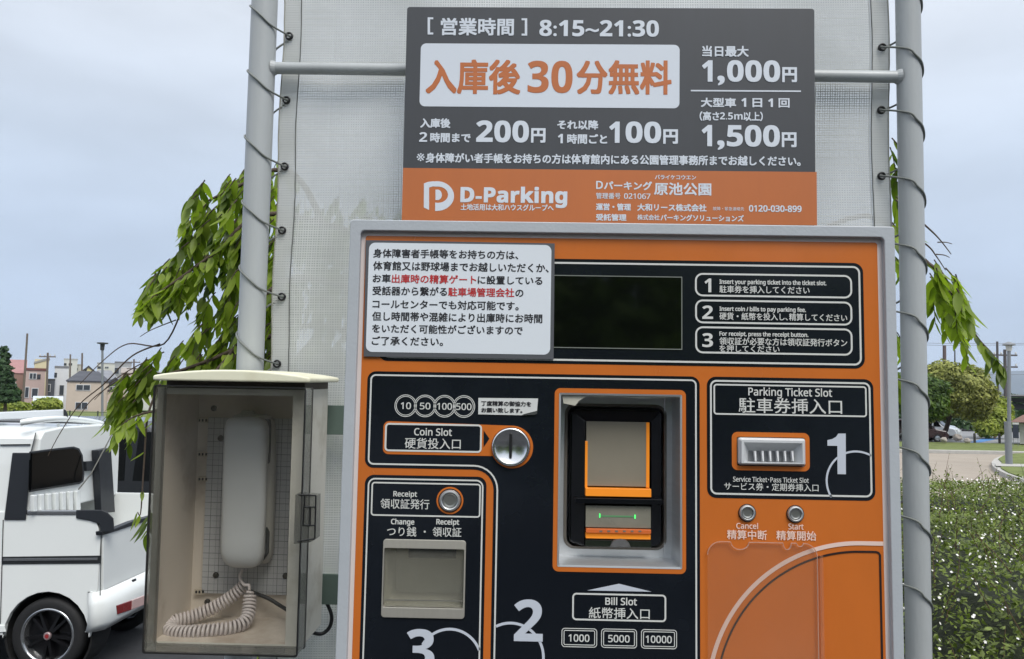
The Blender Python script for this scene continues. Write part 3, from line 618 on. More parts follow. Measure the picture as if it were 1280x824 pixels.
T('D-Parking', 575.8, 709.2, 232.8, 259, sans=True, bold=.55); T('土地活用は大和ハウスグループへ', 576, 692, 254.8, 263, bold=.2)
T('D', 745.2, 753.6, 226.4, 236.4, sans=False, bold=.3); T('パーキング', 755, 815, 226.6, 237.4, bold=.35); T('管理番号', 745, 775.6, 241, 248.6, bold=.1); T('021067', 780, 813, 241.8, 248.8, sans=False, bold=.15)
T('バライケコウエン', 818.6, 870, 218.6, 224.4, bold=.15); T('原池公園', 817.6, 889, 228.2, 244, bold=.4)
T('運営・管理', 745, 788.6, 254.2, 263, bold=.3); T('大和リース株式会社', 796.6, 883, 254.6, 263.8, bold=.3); T('故障・緊急連絡先', 891, 930, 258.6, 263.2); T('0120-030-899', 936, 1001.8, 256.6, 264.8, sans=False, bold=.3)
T('受託管理', 745, 783, 267.4, 276, bold=.3); T('株式会社', 796.6, 824.4, 268.2, 275.2, bold=.15); T('パーキングソリューションズ', 825.6, 929.6, 268, 276.2, bold=.25)
# emblem: a D with a P cut into it
def S_(x, y): return SP.uv(x, y)
def arcp(cx, cy, rx, ry, a0, a1, n=16): return [(cx+rx*math.cos(R(a0+(a1-a0)*k/n)), cy+ry*math.sin(R(a0+(a1-a0)*k/n))) for k in range(n+1)]
b = MB()
outer = [(530, 229.5), (535, 227.6), (542, 226.8)]+arcp(546, 245.3, 21.6, 18.6, -100, 90, 22)+[(544, 264)]
inner = [(544, 253)]+arcp(547.5, 243.6, 12.6, 10.2, 95, -95, 18)[0:]+[(541, 233.2), (536.4, 234.6), (536.4, 262.6), (529.8, 259.6)]
inner[0] = (544, 253.4)
SP.slab(b, [S_(*p) for p in outer+inner], .0007, .0003)
SP.slab(b, [S_(*p) for p in [(544.4, 237.4), (547, 237.2)]+arcp(547, 243.8, 5.4, 6.6, -80, 80, 8)+[(544.4, 250.2)]], .0007, .0003)
b.build('emblem', signw, sign)
flush_texts()
# ================================================================== PIPE FRAME, NET AND LACING
PD = 1.47; pr = .0243
pipem = mat('galvanised_paint', (166, 170, 171), .38, var=.09, scale=9, stretch=(1, 1, .2), bump=.05, bscale=200)
fr = thing('pipe_frame', (SF.at(322, 800, PD).x, PD, .42), 'grey steel pipe frame of two uprights and a crossbar behind the machine', 'frame')
def line_on(p, q, D, e0, e1):
    """world points on the straight through two pixels, extended"""
    a, c = SF.at(*p, D), SF.at(*q, D); d = c-a; return a+d*e0, a+d*e1
poles = {}
for k, (p, q) in enumerate((((331, 0), (312.5, 460)), ((1134.7, 0), (1148.5, 824)))):
    a, c = line_on(p, q, PD, -.9, 1); d = (c-a).normalized(); c = a+d*((.42-a.z)/d.z); poles[k] = (a, c)
    b = MB(); b.tube([a, c], pr if k == 0 else .0216, 28); b.build('pole', pipem, fr)
    b = MB(); b.lathe(c, (0, 0, 1), [(.06, 0), (.06, .008), (.026, .01), (.026, .03)], 24); b.build('base_flange', pipem, fr)
def on_pole(k, py):
    a, c = poles[k]
    for i in range(60):
        pass
    # height whose projection has row py
    lo, hi = 0., 1.
    for _ in range(40):
        m_ = (lo+hi)/2; P = a+(c-a)*m_-CAM; v = RP @ Vector((P.x, -P.z, P.y)); y = 412+FPX*v.y/v.z
        if y < py: lo = m_
        else: hi = m_
    return a+(c-a)*lo
b = MB(); a = SF.at(330, 85, PD-.002); c = SF.at(1136, 96.5, PD-.002); b.tube([a+(c-a)*-.0+(c-a).normalized()*0, c], .0112, 18, cap=False); b.build('crossbar', pipem, fr)
for k, (x, y) in enumerate(((343, 85.4), (1122, 96.3))):
    b = MB(); p = SF.at(x, y, PD-.002); b.lathe(p, (1 if k == 0 else -1, 0, 0), [(.0155, -.004), (.0135, .0), (.0113, .004)], 18, caps=False); b.build('weld_bead', pipem, fr)
strapm = mat('painted_flat_bar', (84, 100, 92), .6, var=.06, scale=8)
for (y0, y1, yl) in ((506.5, 543, 0), (717, 755, 0)):
    b = MB(); sp_ = Pl(SF, PD-.026); u0, v0 = sp_.uv(404, y0); _, v1 = sp_.uv(404, y1); ua, _ = sp_.uv(288, y0); ub, _ = sp_.uv(1096, y0)
    b.prism([SF.loc(u, v, PD-.030) for u, v in ((ua, v0), (ub, v0), (ub, v1), (ua, v1))], [SF.loc(u, v, PD-.026) for u, v in ((ua, v0), (ub, v0), (ub, v1), (ua, v1))]); b.build('flat_bar', strapm, fr, bevel=.0008)
# net of real threads
ND = PD+.022
def threadmat():
    m = bpy.data.materials.new('net_thread'); m.use_nodes = True; t = m.node_tree; b = t.nodes['Principled BSDF']
    b.inputs['Base Color'].default_value = (*lin((210, 215, 208)), 1); b.inputs['Roughness'].default_value = .55
    n = t.nodes.new('ShaderNodeTexNoise'); n.inputs['Scale'].default_value = 3.5; n.inputs['Detail'].default_value = 6
    tc = t.nodes.new('ShaderNodeTexCoord'); t.links.new(tc.outputs['Object'], n.inputs[0])
    r = t.nodes.new('ShaderNodeValToRGB'); r.color_ramp.elements[0].position = .3; r.color_ramp.elements[1].position = .62
    r.color_ramp.elements[0].color = (*lin((190, 192, 188)), 1); r.color_ramp.elements[1].color = (*lin((230, 231, 229)), 1)
    t.links.new(n.outputs[0], r.inputs[0]); t.links.new(r.outputs[0], b.inputs['Base Color'])
    tb = t.nodes.new('ShaderNodeBsdfTranslucent'); t.links.new(r.outputs[0], tb.inputs[0]); ms = t.nodes.new('ShaderNodeMixShader'); ms.inputs[0].default_value = .45
    t.links.new(b.outputs[0], ms.inputs[1]); t.links.new(tb.outputs[0], ms.inputs[2]); t.links.new(ms.outputs[0], t.nodes['Material Output'].inputs[0]); return m
netm = threadmat()
net = thing('net_screen', SF.at(730, 400, ND), 'pale woven mesh screen laced between the two grey poles', 'net')
def edgeL(py): return 356-py*.0395 + 2.0*math.sin(py*.031)*.6
def edgeR(py): return 1109.5+py*.0125 + 1.2*math.sin(py*.027)
Y0, Y1 = -160, 1500
def npt(s, py, lift=0.):
    """s 0..1 across the net"""
    px = edgeL(py)+(edgeR(py)-edgeL(py))*s
    w = .004*math.sin(s*19+py*.004)+.003*math.sin(py*.013+s*7)
    w += .0025*noise.noise(Vector((s*9, py*.012, 1)))
    return SF.at(px, py, ND+w*min(1, 12*s, 12*(1-s))-lift)
b = MB(); rows = int((Y1-Y0)/3.05); nx = 36
for r_ in range(rows):
    py = Y0+r_*3.05; hw = .68+.25*(r_ % 3 == 0)
    vs = []
    for k in range(nx+1):
        s = k/nx; o = .5*noise.noise(Vector((s*14, py*.05, 3)))+.25*noise.noise(Vector((s*60, py*.3, 8)))
        vs += [npt(s, py-hw+o), npt(s, py+hw+o)]
    b.add(vs, [(2*k, 2*k+1, 2*k+3, 2*k+2) for k in range(nx)])
ncol = int(760/3.05); ny = 60
for c_ in range(ncol+1):
    s0 = c_/ncol; hw = (.5+.2*(c_ % 2))/760; vs = []
    for k in range(ny+1):
        py = Y0+(Y1-Y0)*k/ny; o = .6/760*noise.noise(Vector((s0*200, py*.02, 3)))
        vs += [npt(s0-hw+o, py, .0004), npt(s0+hw+o, py, .0004)]
    b.add(vs, [(2*k, 2*k+1, 2*k+3, 2*k+2) for k in range(ny)])
tag(b.build('woven_mesh', netm, net), kind='stuff')
fm_ = bpy.data.materials.new('net_film'); fm_.use_nodes = True; t = fm_.node_tree; t.nodes.clear(); o = t.nodes.new('ShaderNodeOutputMaterial')
d1_ = t.nodes.new('ShaderNodeBsdfDiffuse'); d1_.inputs[0].default_value = (*lin((230, 231, 230)), 1); d2_ = t.nodes.new('ShaderNodeBsdfTranslucent'); d2_.inputs[0].default_value = (*lin((236, 238, 236)), 1)
ma_ = t.nodes.new('ShaderNodeMixShader'); ma_.inputs[0].default_value = .6; t.links.new(d1_.outputs[0], ma_.inputs[1]); t.links.new(d2_.outputs[0], ma_.inputs[2])
tp_ = t.nodes.new('ShaderNodeBsdfTransparent'); mb_ = t.nodes.new('ShaderNodeMixShader'); mb_.inputs[0].default_value = .6; t.links.new(tp_.outputs[0], mb_.inputs[1]); t.links.new(ma_.outputs[0], mb_.inputs[2]); t.links.new(mb_.outputs[0], o.inputs[0])
b = MB(); nr, nc = 60, 40
for j in range(nr+1):
    for i in range(nc+1): b.v.append(npt(i/nc, Y0+(Y1-Y0)*j/nr, -.0015))
for j in range(nr):
    for i in range(nc): a = j*(nc+1)+i; b.f.append((a, a+1, a+nc+2, a+nc+1)); b.sm.append(True)
b.build('film', fm_, net)
hemm = mat('hem_tape', (176, 178, 168), .6, var=.1, scale=40, bump=.5, bscale=400, stretch=(1, 1, 3))
stm = mat('seam_thread', (92, 94, 92), .7, var=.4, scale=60)
for side in (0, 1):
    b = MB(); vs = []; nn = 90
    for k in range(nn+1):
        py = Y0+(Y1-Y0)*k/nn
        vs += [npt(0 if side == 0 else 1, py, .003), npt(21.5/760 if side == 0 else 1-20.5/760, py, .003)]
    # hem drawn as doubled threads: rows of ribbon with slim gaps
    hb_ = MB(); rws = int((Y1-Y0)/3.05)
    for r_ in range(rws):
        py = Y0+r_*3.05+.8; hw = .95; vv = []
        for k in range(5):
            s = (k/4)*21/760; s = s if side == 0 else 1-s
            vv += [npt(s, py-hw, .0025), npt(s, py+hw, .0025)]
        hb_.add(vv, [(2*k, 2*k+1, 2*k+3, 2*k+2) for k in range(4)])
    tag(hb_.build('hem', netm, net), kind='stuff')
    for off, w in ((0., 1.6), (21.2, 1.3)):
        sb = MB(); pts = []
        for k in range(161):
            py = Y0+(Y1-Y0)*k/160; s = (off+.5*noise.noise(Vector((py*.06, off, side))))/760; s = s if side == 0 else 1-s
            pts.append(npt(s, py, .0035))
        sb.tube(pts, .0011*w/1.3, 5, cap=False); sb.build('seam', stm if off else mat('hem_fold', (150, 150, 140), .7, var=.2, scale=50), net)
gl = [(361.2, 45), (357.8, 125), (355.6, 208), (352.4, 288), (352, 371), (346, 455), (342.8, 540), (340, 625), (337, 710), (334, 795)]
gr = [(1103, 59-82), (1103.2, 59), (1102, 137.5), (1102.4, 220), (1104, 303), (1105, 387), (1106, 471), (1107, 555), (1108, 640), (1109, 725), (1110, 810)]
gm = mat('black_eyelet', (22, 22, 24), .35)
for x, y in gl+gr:
    c = SF.at(x, y, ND-.006); b = MB(); b.lathe(c, -SF.N, [(.0046, -.003), (.0048, .0015), (.0064, .0022), (.0076, .0008), (.0078, -.002)], 20, caps=False); e_ = b.build('eyelet', gm, net, smooth=True)
ropem = mat('lacing_cord', (108, 112, 108), .5, var=.12, scale=200)
for side, gg, nm in ((0, gl, 'thin grey cord spiralling round the left pole through the net eyelets'), (1, gr, 'thin grey cord spiralling round the right pole through the net eyelets')):
    pts = []; sg = 1 if side == 0 else -1      # direction from pole towards the net
    gg2 = [(gg[0][0], gg[0][1]-82)]+gg
    for i in range(len(gg2)-1):
        ga = SF.at(*gg2[i], ND-.009); gb = SF.at(*gg2[i+1], ND-.009); gbh = gb+SF.N*.014; gah = ga+SF.N*.014
        ym = gg2[i][1]; yn = gg2[i+1][1]; R_ = (pr if side == 0 else .0216)+.0022
        if side == 1:       # over the front, down to the outer side, back behind
            for f, ang in ((.10, -60), (.2, -90), (.3, -125), (.42, -165), (.5, -195), (.6, -235), (.75, -275), (.86, -310)):
                p = on_pole(1, ym+(yn-ym)*f); an = R(ang)
                pts.append(p+Vector((-math.cos(an)*-1*R_*-1, 0, 0))*0+Vector((math.cos(R(180+ (ang*-1)))*R_, -math.sin(R(ang*-1))*R_, 0)))
            pts += [gbh, gb]
        else:
            seq = [(.14, 40), (.28, 75), (.4, 110), (.5, 160), (.56, 190), (.66, 235), (.78, 275), (.9, 318)]
            for f, ang in seq:
                p = on_pole(0, ym+(yn-ym)*f); an = R(ang)
                pts.append(p+Vector((math.cos(an)*R_, math.sin(an)*R_, 0)))
            pts += [gb, gbh]
    # smooth
    def cr_(P, n=5):
        o = []
        for i in range(len(P)-1):
            p0, p1, p2, p3 = P[max(i-1, 0)], P[i], P[i+1], P[min(i+2, len(P)-1)]
            for k in range(n):
                t = k/n; o.append(.5*((2*p1)+(p2-p0)*t+(2*p0-5*p1+4*p2-p3)*t*t+(3*p1-p0-3*p2+p3)*t**3))
        return o+[P[-1]]
    b = MB(); b.tube(cr_(pts, 4), .0019, 6); o = b.build('lacing_cord', ropem); tag(o, nm, 'cord', 'cords lacing the net to the poles')
# ================================================================== PHONE BOX
BF, BBk = 1.275, 1.425
beige = mat('beige_enamel', (200, 197, 187), .5, var=.06, scale=9, bump=.05, bscale=120, dirt=(172, 166, 152))
inner = mat('box_inside', (204, 195, 183), .6, var=.06, scale=5, dirt=(162, 146, 130))
FPb = Pl(SF, BF)
pbx = thing('phone_box', SF.at(290, 640, BBk), 'beige weathered box with clear door mounted left of the machine', 'box')
u0, v0 = FPb.uv(197.5, 484.5); u1, v1 = FPb.uv(371.5, 817)
u1 = FPb.uv(380.5, 486)[0]; u0b = u0; 
ui0, vi0 = FPb.uv(204.6, 492.4); ui1, vi1 = FPb.uv(362, 806)
ui1 = FPb.uv(366.6, 493)[0]
def bloop(a, b_, c, d, D): return [SF.loc(a, b_, D), SF.loc(c, b_, D), SF.loc(c, d, D), SF.loc(a, d, D)]
b = MB()
LO, LI = bloop(u0, v0, u1, v1, BF), bloop(ui0, vi0, ui1, vi1, BF)
BO, BI = bloop(u0, v0, u1, v1, BBk), bloop(ui0-.003, vi0-.004, ui1+.003, vi1+.002, BBk-.004)
LI2 = bloop(ui0-.003, vi0-.004, ui1+.003, vi1+.002, BF+.003)
b.ring(LO, LI); b.ring(LI, LI2); b.add(LO+BO, [(i, 4+i, 4+(i+1) % 4, (i+1) % 4) for i in range(4)]); b.add(BO, [(3, 2, 1, 0)])
shell = b.build('shell', beige, pbx)
b = MB(); b.add(LI2+BI, [(i, (i+1) % 4, 4+(i+1) % 4, 4+i) for i in range(4)]); b.add(BI, [(0, 1, 2, 3)]); b.build('lining', inner, pbx)
# roof with gently domed top
b = MB(); rD0, rD1 = BF-.03, BBk+.012; ul, _ = Pl(SF, rD0).uv(190.5, 474.8); urr = Pl(SF, rD0).uv(387, 476)[0]; vb_ = Pl(SF, rD0).uv(190.5, 475.3)[1]
prof = []; nn = 16; th = 6.2*rD0/1000; rise = 8.5*rD0/1000
for k in range(nn+1):
    t = k/nn; prof.append((ul+(urr-ul)*t, vb_-th-rise*math.sin(math.pi*t)**.8))
loop = [(ul, vb_)]+prof+[(urr, vb_)]
b.prism([SF.loc(u, v, rD0) for u, v in loop], [SF.loc(u, v, rD1) for u, v in loop]); b.build('roof', mat('cream_roof', (222, 220, 196), .45, var=.04, scale=8, dirt=(205, 200, 172)), pbx, bevel=.003, seg=3)
b = MB(); nk = bloop(u0+.012, vb_-.002, u1-.0005, v0+.001, BF+.004); nk2 = bloop(u0+.012, vb_-.002, u1-.0005, v0+.001, BBk)
b.prism(nk, nk2); b.build('neck', mat('neck_shadow', (74, 66, 56), .7), pbx)  # recessed neck; the shadow below the roof is put into its dark brown
# mounting board with ruled grid
gbD = BBk-.012; GP = Pl(SF, gbD); a0, b0 = GP.uv(260.5, 522); a1, b1 = GP.uv(376, 744.5)
a1 = GP.uv(381, 523)[0]
a1 = min(a1, ui1+.001)
b = MB(); b.prism(bloop(a0, b0, a1, b1, gbD), bloop(a0, b0, a1, b1, gbD+.006)); brd = b.build('mounting_board', mat('board_white', (178, 180, 182), .5, var=.04), pbx)
b = MB(); st_ = 8.2*gbD/1000
k = 0; u = a0+st_*.9
while u < a1: b.add(bloop(u, b0, u+(.0008 if k % 2 == 0 else .0004), b1, gbD-.0002), [(0, 1, 2, 3)]); u += st_*(.55 if k % 2 else .95); k += 1
v = b0+st_*.8; k = 0
while v < b1: b.add(bloop(a0, v, a1, v+(.0008 if k % 2 else .0004), gbD-.0003), [(0, 1, 2, 3)]); v += st_*(1.0 if k % 3 else .8); k += 1
tag(b.build('grid_lines', mat('grid_ink', (98, 100, 104), .6), brd), kind='stuff')
screwm = mat('screw_head', (60, 58, 54), .35, metal=.8)
for x, y, D, r in ((276, 548, gbD, .0055), (375, 548, gbD, .0055), (270, 719, gbD, .0055), (357, 720, gbD, .0055), (267.5, 510.5, BBk-.004, .0055), (259.5, 752.5, BBk-.004, .0055)):
    b = MB(); b.lathe(SF.at(x, y, D), -SF.N, [(r, 0), (r*.95, .002), (r*.6, .0035), (.0001, .004)], 14); b.build('screw', screwm, pbx, smooth=True)
clipm = mat('clip_beige', (186, 176, 158), .5)
for y in (525.5, 568, 599, 740):
    P_ = Pl(SF, BBk-.012); b = MB(); xo = 259.5 if y < 600 else 255.5
    q = P_.rect(xo-12.5, y-3.4, xo, y+3.4, .5); b.prism(P_.P(q, 0), P_.P(q, -.006)); cl = b.build('bracket_clip', clipm, pbx)
    b = MB()
    for dx in (-11, -7, -2.6): P_.slab(b, P_.rect(xo+dx-.3, y-1.7, xo+dx+2, y+1.7, .4), .0004, .0003)
    b.build('clip_hole', darkm, cl)
# clear door tray
dD0, dD1 = BF-.042, BF-.001
DP = Pl(SF, dD0); d0, e0 = DP.uv(192.6, 481.6); d1 = DP.uv(382.2, 483.6)[0]; e1 = DP.uv(179, 816.4)[1]
door = thing_door = None
pol = rr(d0, e0, d1, e1, .004, 3); pol2 = rr(d0-.0, e0-.0, d1+.002, e1+.0, .004, 3)
smoke = clearmat('door_acrylic', (.95, .945, .93), 0, .04, diff=(170, 168, 160), df=.02)
b = MB(); b.prism([SF.loc(u, v, dD0) for u, v in pol], [SF.loc(u, v, dD0+.0025) for u, v in pol]); dr = b.build('door', smoke, pbx)
b = MB(); pin = rr(d0+.002, e0+.002, d1-.002, e1-.002, .003, 3)
b.ring([SF.loc(u, v, dD0+.003) for u, v in pol], [SF.loc(u, v, dD0+.003) for u, v in pin], [SF.loc(u, v, dD1) for u, v in pol], [SF.loc(u, v, dD1) for u, v in pin]); b.build('door_wall', clearmat('door_edge_acrylic', (.8, .8, .78), 0, .08, diff=(140, 140, 134), df=.35), dr)
b = MB(); b.ring([SF.loc(u, v, dD0-.0008) for u, v in rr(d0-.0006, e0-.0006, d1+.0006, e1+.0006, .004, 3)], [SF.loc(u, v, dD0-.0008) for u, v in rr(d0+.0015, e0+.0015, d1-.0015, e1-.0015, .003, 3)], [SF.loc(u, v, dD0+.003) for u, v in rr(d0-.0006, e0-.0006, d1+.0006, e1+.0006, .004, 3)], [SF.loc(u, v, dD0+.003) for u, v in rr(d0+.0015, e0+.0015, d1-.0015, e1-.0015, .003, 3)])
b.build('door_edge', mat('door_edge_dark', (38, 38, 38), .3), dr)
b = MB(); b.ring([SF.loc(u, v, dD1-.003) for u, v in rr(d0-.0004, e0-.0004, d1+.0012, e1+.0012, .004, 3)], [SF.loc(u, v, dD1-.003) for u, v in pol], [SF.loc(u, v, dD1-.0005) for u, v in rr(d0-.0004, e0-.0004, d1+.0012, e1+.0012, .004, 3)], [SF.loc(u, v, dD1-.0005) for u, v in pol]); b.build('door_gasket', mat('gasket', (64, 64, 62), .6), dr)
# latch
LP = Pl(SF, dD0-.003); b = MB(); q = [LP.uv(*p) for p in ((372, 617), (397, 619), (396, 673), (390, 676), (370, 678))]
b.prism(LP.P(q, .012), LP.P(q, -.018)); lt = b.build('latch', clearmat('latch_acrylic', (.72, .72, .70), 0, .08, diff=(140, 140, 134), df=.22), pbx)
le = mat('latch_edge', (34, 34, 34), .3)
b = MB()
for p, q in (((373, 618.5), (395, 619.5)), ((395, 619.5), (393.6, 673)), ((372, 677), (393.6, 673.4)), ((380, 633.5), (394, 634)), ((379, 656.5), (393.6, 657)), ((380, 633.5), (379, 656.5)), ((388, 634), (387.6, 656.5)), ((381, 618.5), (380.4, 634))):
    b.tube([SF.at(*p, dD0-.0165), SF.at(*q, dD0-.0165)], .0013, 5)
b.build('latch_frame', le, lt)
# ================================================================== TELEPHONE
tel = thing('telephone', SF.at(312, 700, gbD), 'white wall telephone hanging inside the clear-fronted box', 'telephone')
phm = mat('phone_plastic', (190, 193, 194), .32, var=.03, scale=10); phm2 = mat('phone_base_plastic', (176, 176, 170), .4, var=.04)
TP = Pl(SF, gbD-.022)
def lofted(pl, secs, m, name, par, n=20, pw=2.6):
    """secs: (yc px, x0, x1, depth front h, back h) super-elliptic sections stacked downward"""
    b = MB(); k = len(secs)
    for (y, xl, xr, hf, hb) in secs:
        cu, cv = pl.uv((xl+xr)/2, y); hwid = (xr-xl)/2*pl.px(); hc, hh = (hf+hb)/2, (hf-hb)/2
        for i in range(n):
            a = 2*math.pi*i/n; ca, sa = math.cos(a), math.sin(a)
            b.v.append(pl.F.loc(cu+hwid*math.copysign(abs(ca)**(2/pw), ca), cv, pl.D-hc-hh*math.copysign(abs(sa)**(2/pw), sa)))
    for j in range(k-1):
        for i in range(n): b.f.append((j*n+i, j*n+(i+1) % n, (j+1)*n+(i+1) % n, (j+1)*n+i)); b.sm.append(True)
    b.f.append(tuple(range(n))); b.sm.append(True); b.f.append(tuple(range((k-1)*n, k*n))); b.sm.append(True)
    return b.build(name, m, par)
# base with cut-out for earpiece
lofted(TP, [(518, 296, 330, .002, -.020), (520, 290, 337, .006, -.021), (526, 287, 341.5, .008, -.021), (540, 285.5, 342.5, .008, -.021), (570, 285, 343, .008, -.021), (600, 285, 342.5, .010, -.021), (650, 284, 341, .010, -.021), (685, 283, 339.5, .010, -.021), (697, 283.5, 338, .008, -.021), (704, 287, 334, .002, -.020)], phm2, 'base', tel, pw=4)
lofted(TP, [(513.5, 302, 316, .003, -.01), (516, 301, 318, .004, -.01), (520, 300, 319, .004, -.01)], phm2, 'hanging_lug', tel, pw=4)
HP_ = Pl(SF, gbD-.055)
HS = [(521.5, 292, 322, .030, .014), (523, 287, 328, .036, .010), (527, 284, 333, .042, .008), (536, 282.4, 336, .046, .008), (552, 281.6, 336.4, .046, .010), (568, 281, 335.6, .043, .014), (585, 280, 334.4, .040, .016), (620, 278.8, 333.6, .037, .017), (655, 277.8, 332.4, .037, .017), (675, 277.2, 331.6, .040, .014), (692, 277.6, 330.6, .042, .010), (702, 280, 328, .039, .010), (708, 285, 323, .034, .012), (711, 292, 315, .028, .016)]
lofted(HP_, [(y, a-2.2, c-2.0, f-.033, g_-.033) for y, a, c, f, g_ in HS], phm, 'handset', tel, n=28, pw=3.2)
lofted(TP, [(524, 320, 340, .0101, .006), (530, 331, 341, .0104, .006), (560, 334, 340.5, .0104, .006), (577, 333, 339.5, .0103, .006), (581, 333, 335, .0101, .006)], mat('dark_gap', (58, 60, 60), .6), 'cradle_gap', tel, pw=4)
lofted(TP, [(658, 332.6, 336, .0112, .006), (664, 333, 339, .0114, .006), (690, 331, 338, .0114, .006), (699, 329, 332, .0112, .006)], mat('dark_gap', (58, 60, 60), .6), 'cradle_gap', tel, pw=4)
# coiled cord lying on the box floor
path = [(303, 712, .020), (300, 722, .026), (305, 731, .034), (311, 731.5, .034), (311.5, 737, .036), (312, 752, .042), (310.5, 768, .055), (304, 779, .070), (287, 785.5, .085), (262, 788.5, .097), (238, 790.5, .102), (218, 790, .098), (209, 785, .083), (216, 777.5, .064), (236, 772, .048), (260, 763, .034), (280, 752.5, .024), (295, 741.5, .018), (304, 733, .015)]
base = [SF.at(x, y, gbD-h) for x, y, h in path]
def crm(P, n): 
    o = []
    for i in range(len(P)-1):
        p0, p1, p2, p3 = P[max(i-1, 0)], P[i], P[i+1], P[min(i+2, len(P)-1)]
        for k in range(n):
            t = k/n; o.append(.5*((2*p1)+(p2-p0)*t+(2*p0-5*p1+4*p2-p3)*t*t+(3*p1-p0-3*p2+p3)*t**3))
    return o+[P[-1]]
dense = crm(base, 60); cum = [0]
for i in range(1, len(dense)): cum.append(cum[-1]+(dense[i]-dense[i-1]).length)
st0 = 60*4; coil = []; turns_per_m = 1/.0066; up = Vector((0, 0, 1))
for i in range(st0, len(dense)-1):
    segn = 4
    for s_ in range(segn):
        t = s_/segn; p = dense[i].lerp(dense[i+1], t); d = (dense[i+1]-dense[i]).normalized(); L_ = cum[i]+(cum[i+1]-cum[i])*t
        a = d.cross(SF.N).normalized() if abs(d.dot(SF.N)) < .95 else d.orthogonal().normalized(); bb_ = a.cross(d).normalized(); th_ = 2*math.pi*L_*turns_per_m
        ramp = min(1, (i-st0)/40)
        coil.append(p+(a*math.cos(th_)+bb_*math.sin(th_))*.0092*ramp)
b = MB(); b.tube(dense[:st0:6]+coil[::1], .0026, 6); b.build('coiled_cord', mat('cord_white', (200, 192, 190), .45), tel, smooth=True)
cab = MB(); cab.tube(crm([SF.at(310, 738, gbD-.004), SF.at(320, 742, gbD-.010), SF.at(335, 748, gbD-.014), SF.at(350, 757, gbD-.018), SF.at(362, 765, gbD-.03), SF.at(372, 775, gbD-.02), SF.at(382, 783, BBk+.008), SF.at(392, 791, BBk+.012), SF.at(403, 792, BBk+.02), SF.at(412, 784, BBk+.024), SF.at(414.5, 770, BBk+.024), SF.at(409, 755, BBk+.022), SF.at(404, 748, BBk+.02)], 8), .0034, 8)
tag(cab.build('power_cable', mat('black_cable', (18, 18, 19), .4), origin=SF.at(340, 750, gbD)), 'black cable leaving the phone box and looping beside the lower bar', 'cable')
b = MB(); b.tube([SF.at(389, 773, BBk+.01), SF.at(391, 781, BBk+.012), SF.at(394, 787, BBk+.012)], .0012, 5); b.build('cable_tie', mat('black_cable', (18, 18, 19), .4), pbx)
# ================================================================== TREES
barkm = mat('bark', (82, 70, 60), .9, var=.25, scale=20, bump=.6, bscale=60)
leafm = leafmat('cherry_leaf', (28, 54, 16), (158, 178, 66), .46, 2.2)
def leaf_mesh(L_=.075, Wd=.025, curl=.3, fold=.35):
    v = []; f = []; n = 6
    for i in range(n+1):
        t = i/n; w = Wd*.5*(math.sin(math.pi*min(1, t**.8))**.75)*(1-.15*t) if 0 < i < n else .0006
        y = -math.sin(curl*t*1.6)*L_*t*.55; z = -L_*t
        v += [(-w, y-abs(w)*fold, z), (0, y, z), (w, y-abs(w)*fold, z)]
    for i in range(n):
        a = i*3; f += [(a, a+1, a+4, a+3), (a+1, a+2, a+5, a+4)]
    return v, f
LV = [leaf_mesh(.078, .031, .6), leaf_mesh(.066, .026, .95), leaf_mesh(.088, .032, .38), leaf_mesh(.05, .02, .5)]
lmeshes = []
for v, f in LV:
    me = bpy.data.meshes.new('leaf'); me.from_pydata(v, [], f); me.update(); me.polygons.foreach_set('use_smooth', [True]*len(f)); me.materials.append(leafm); lmeshes.append(me)
trunk_at = Vector((.55, 3.1, 0)); tr = thing('weeping_tree', trunk_at, 'weeping leafy tree with long drooping green leaves behind the mesh screen', 'tree')
rt = random.Random(11)
def inpoly(x, y, P):
    c = False; j = len(P)-1
    for i in range(len(P)):
        if (P[i][1] > y) != (P[j][1] > y) and x < (P[j][0]-P[i][0])*(y-P[i][1])/(P[j][1]-P[i][1])+P[i][0]: c = not c
        j = i
    return c
# outline of the visible foliage at its depth (photo pixels); each region gets hanging twigs
regions = [([(352, 214), (300, 226), (262, 236), (238, 252), (236, 285), (262, 300), (222, 318), (196, 340), (180, 372), (186, 385), (230, 372), (262, 372), (270, 400), (238, 425), (205, 440), (172, 455), (150, 490), (140, 530), (168, 520), (196, 470), (350, 470)], 205, 2.3, 2.9),
 ([(196, 450), (160, 470), (146, 515), (150, 540), (178, 545), (200, 500)], 5, 2.4, 2.35),
 ([(176, 560), (192, 560), (192, 680), (166, 655), (172, 600)], 1, 2.3, 2.5),
 ([(345, 262), (480, 256), (540, 300), (540, 820), (330, 820)], 620, 2.3, 3.2),
 ([(1112, 165), (1122, 165), (1122, 520), (1112, 520)], 16, 2.2, 2.5),
 ([(1160, 335), (1192, 348), (1203, 385), (1200, 412), (1176, 412), (1160, 400)], 26, 2.15, 2.5)]
leaves = []; tb = MB()
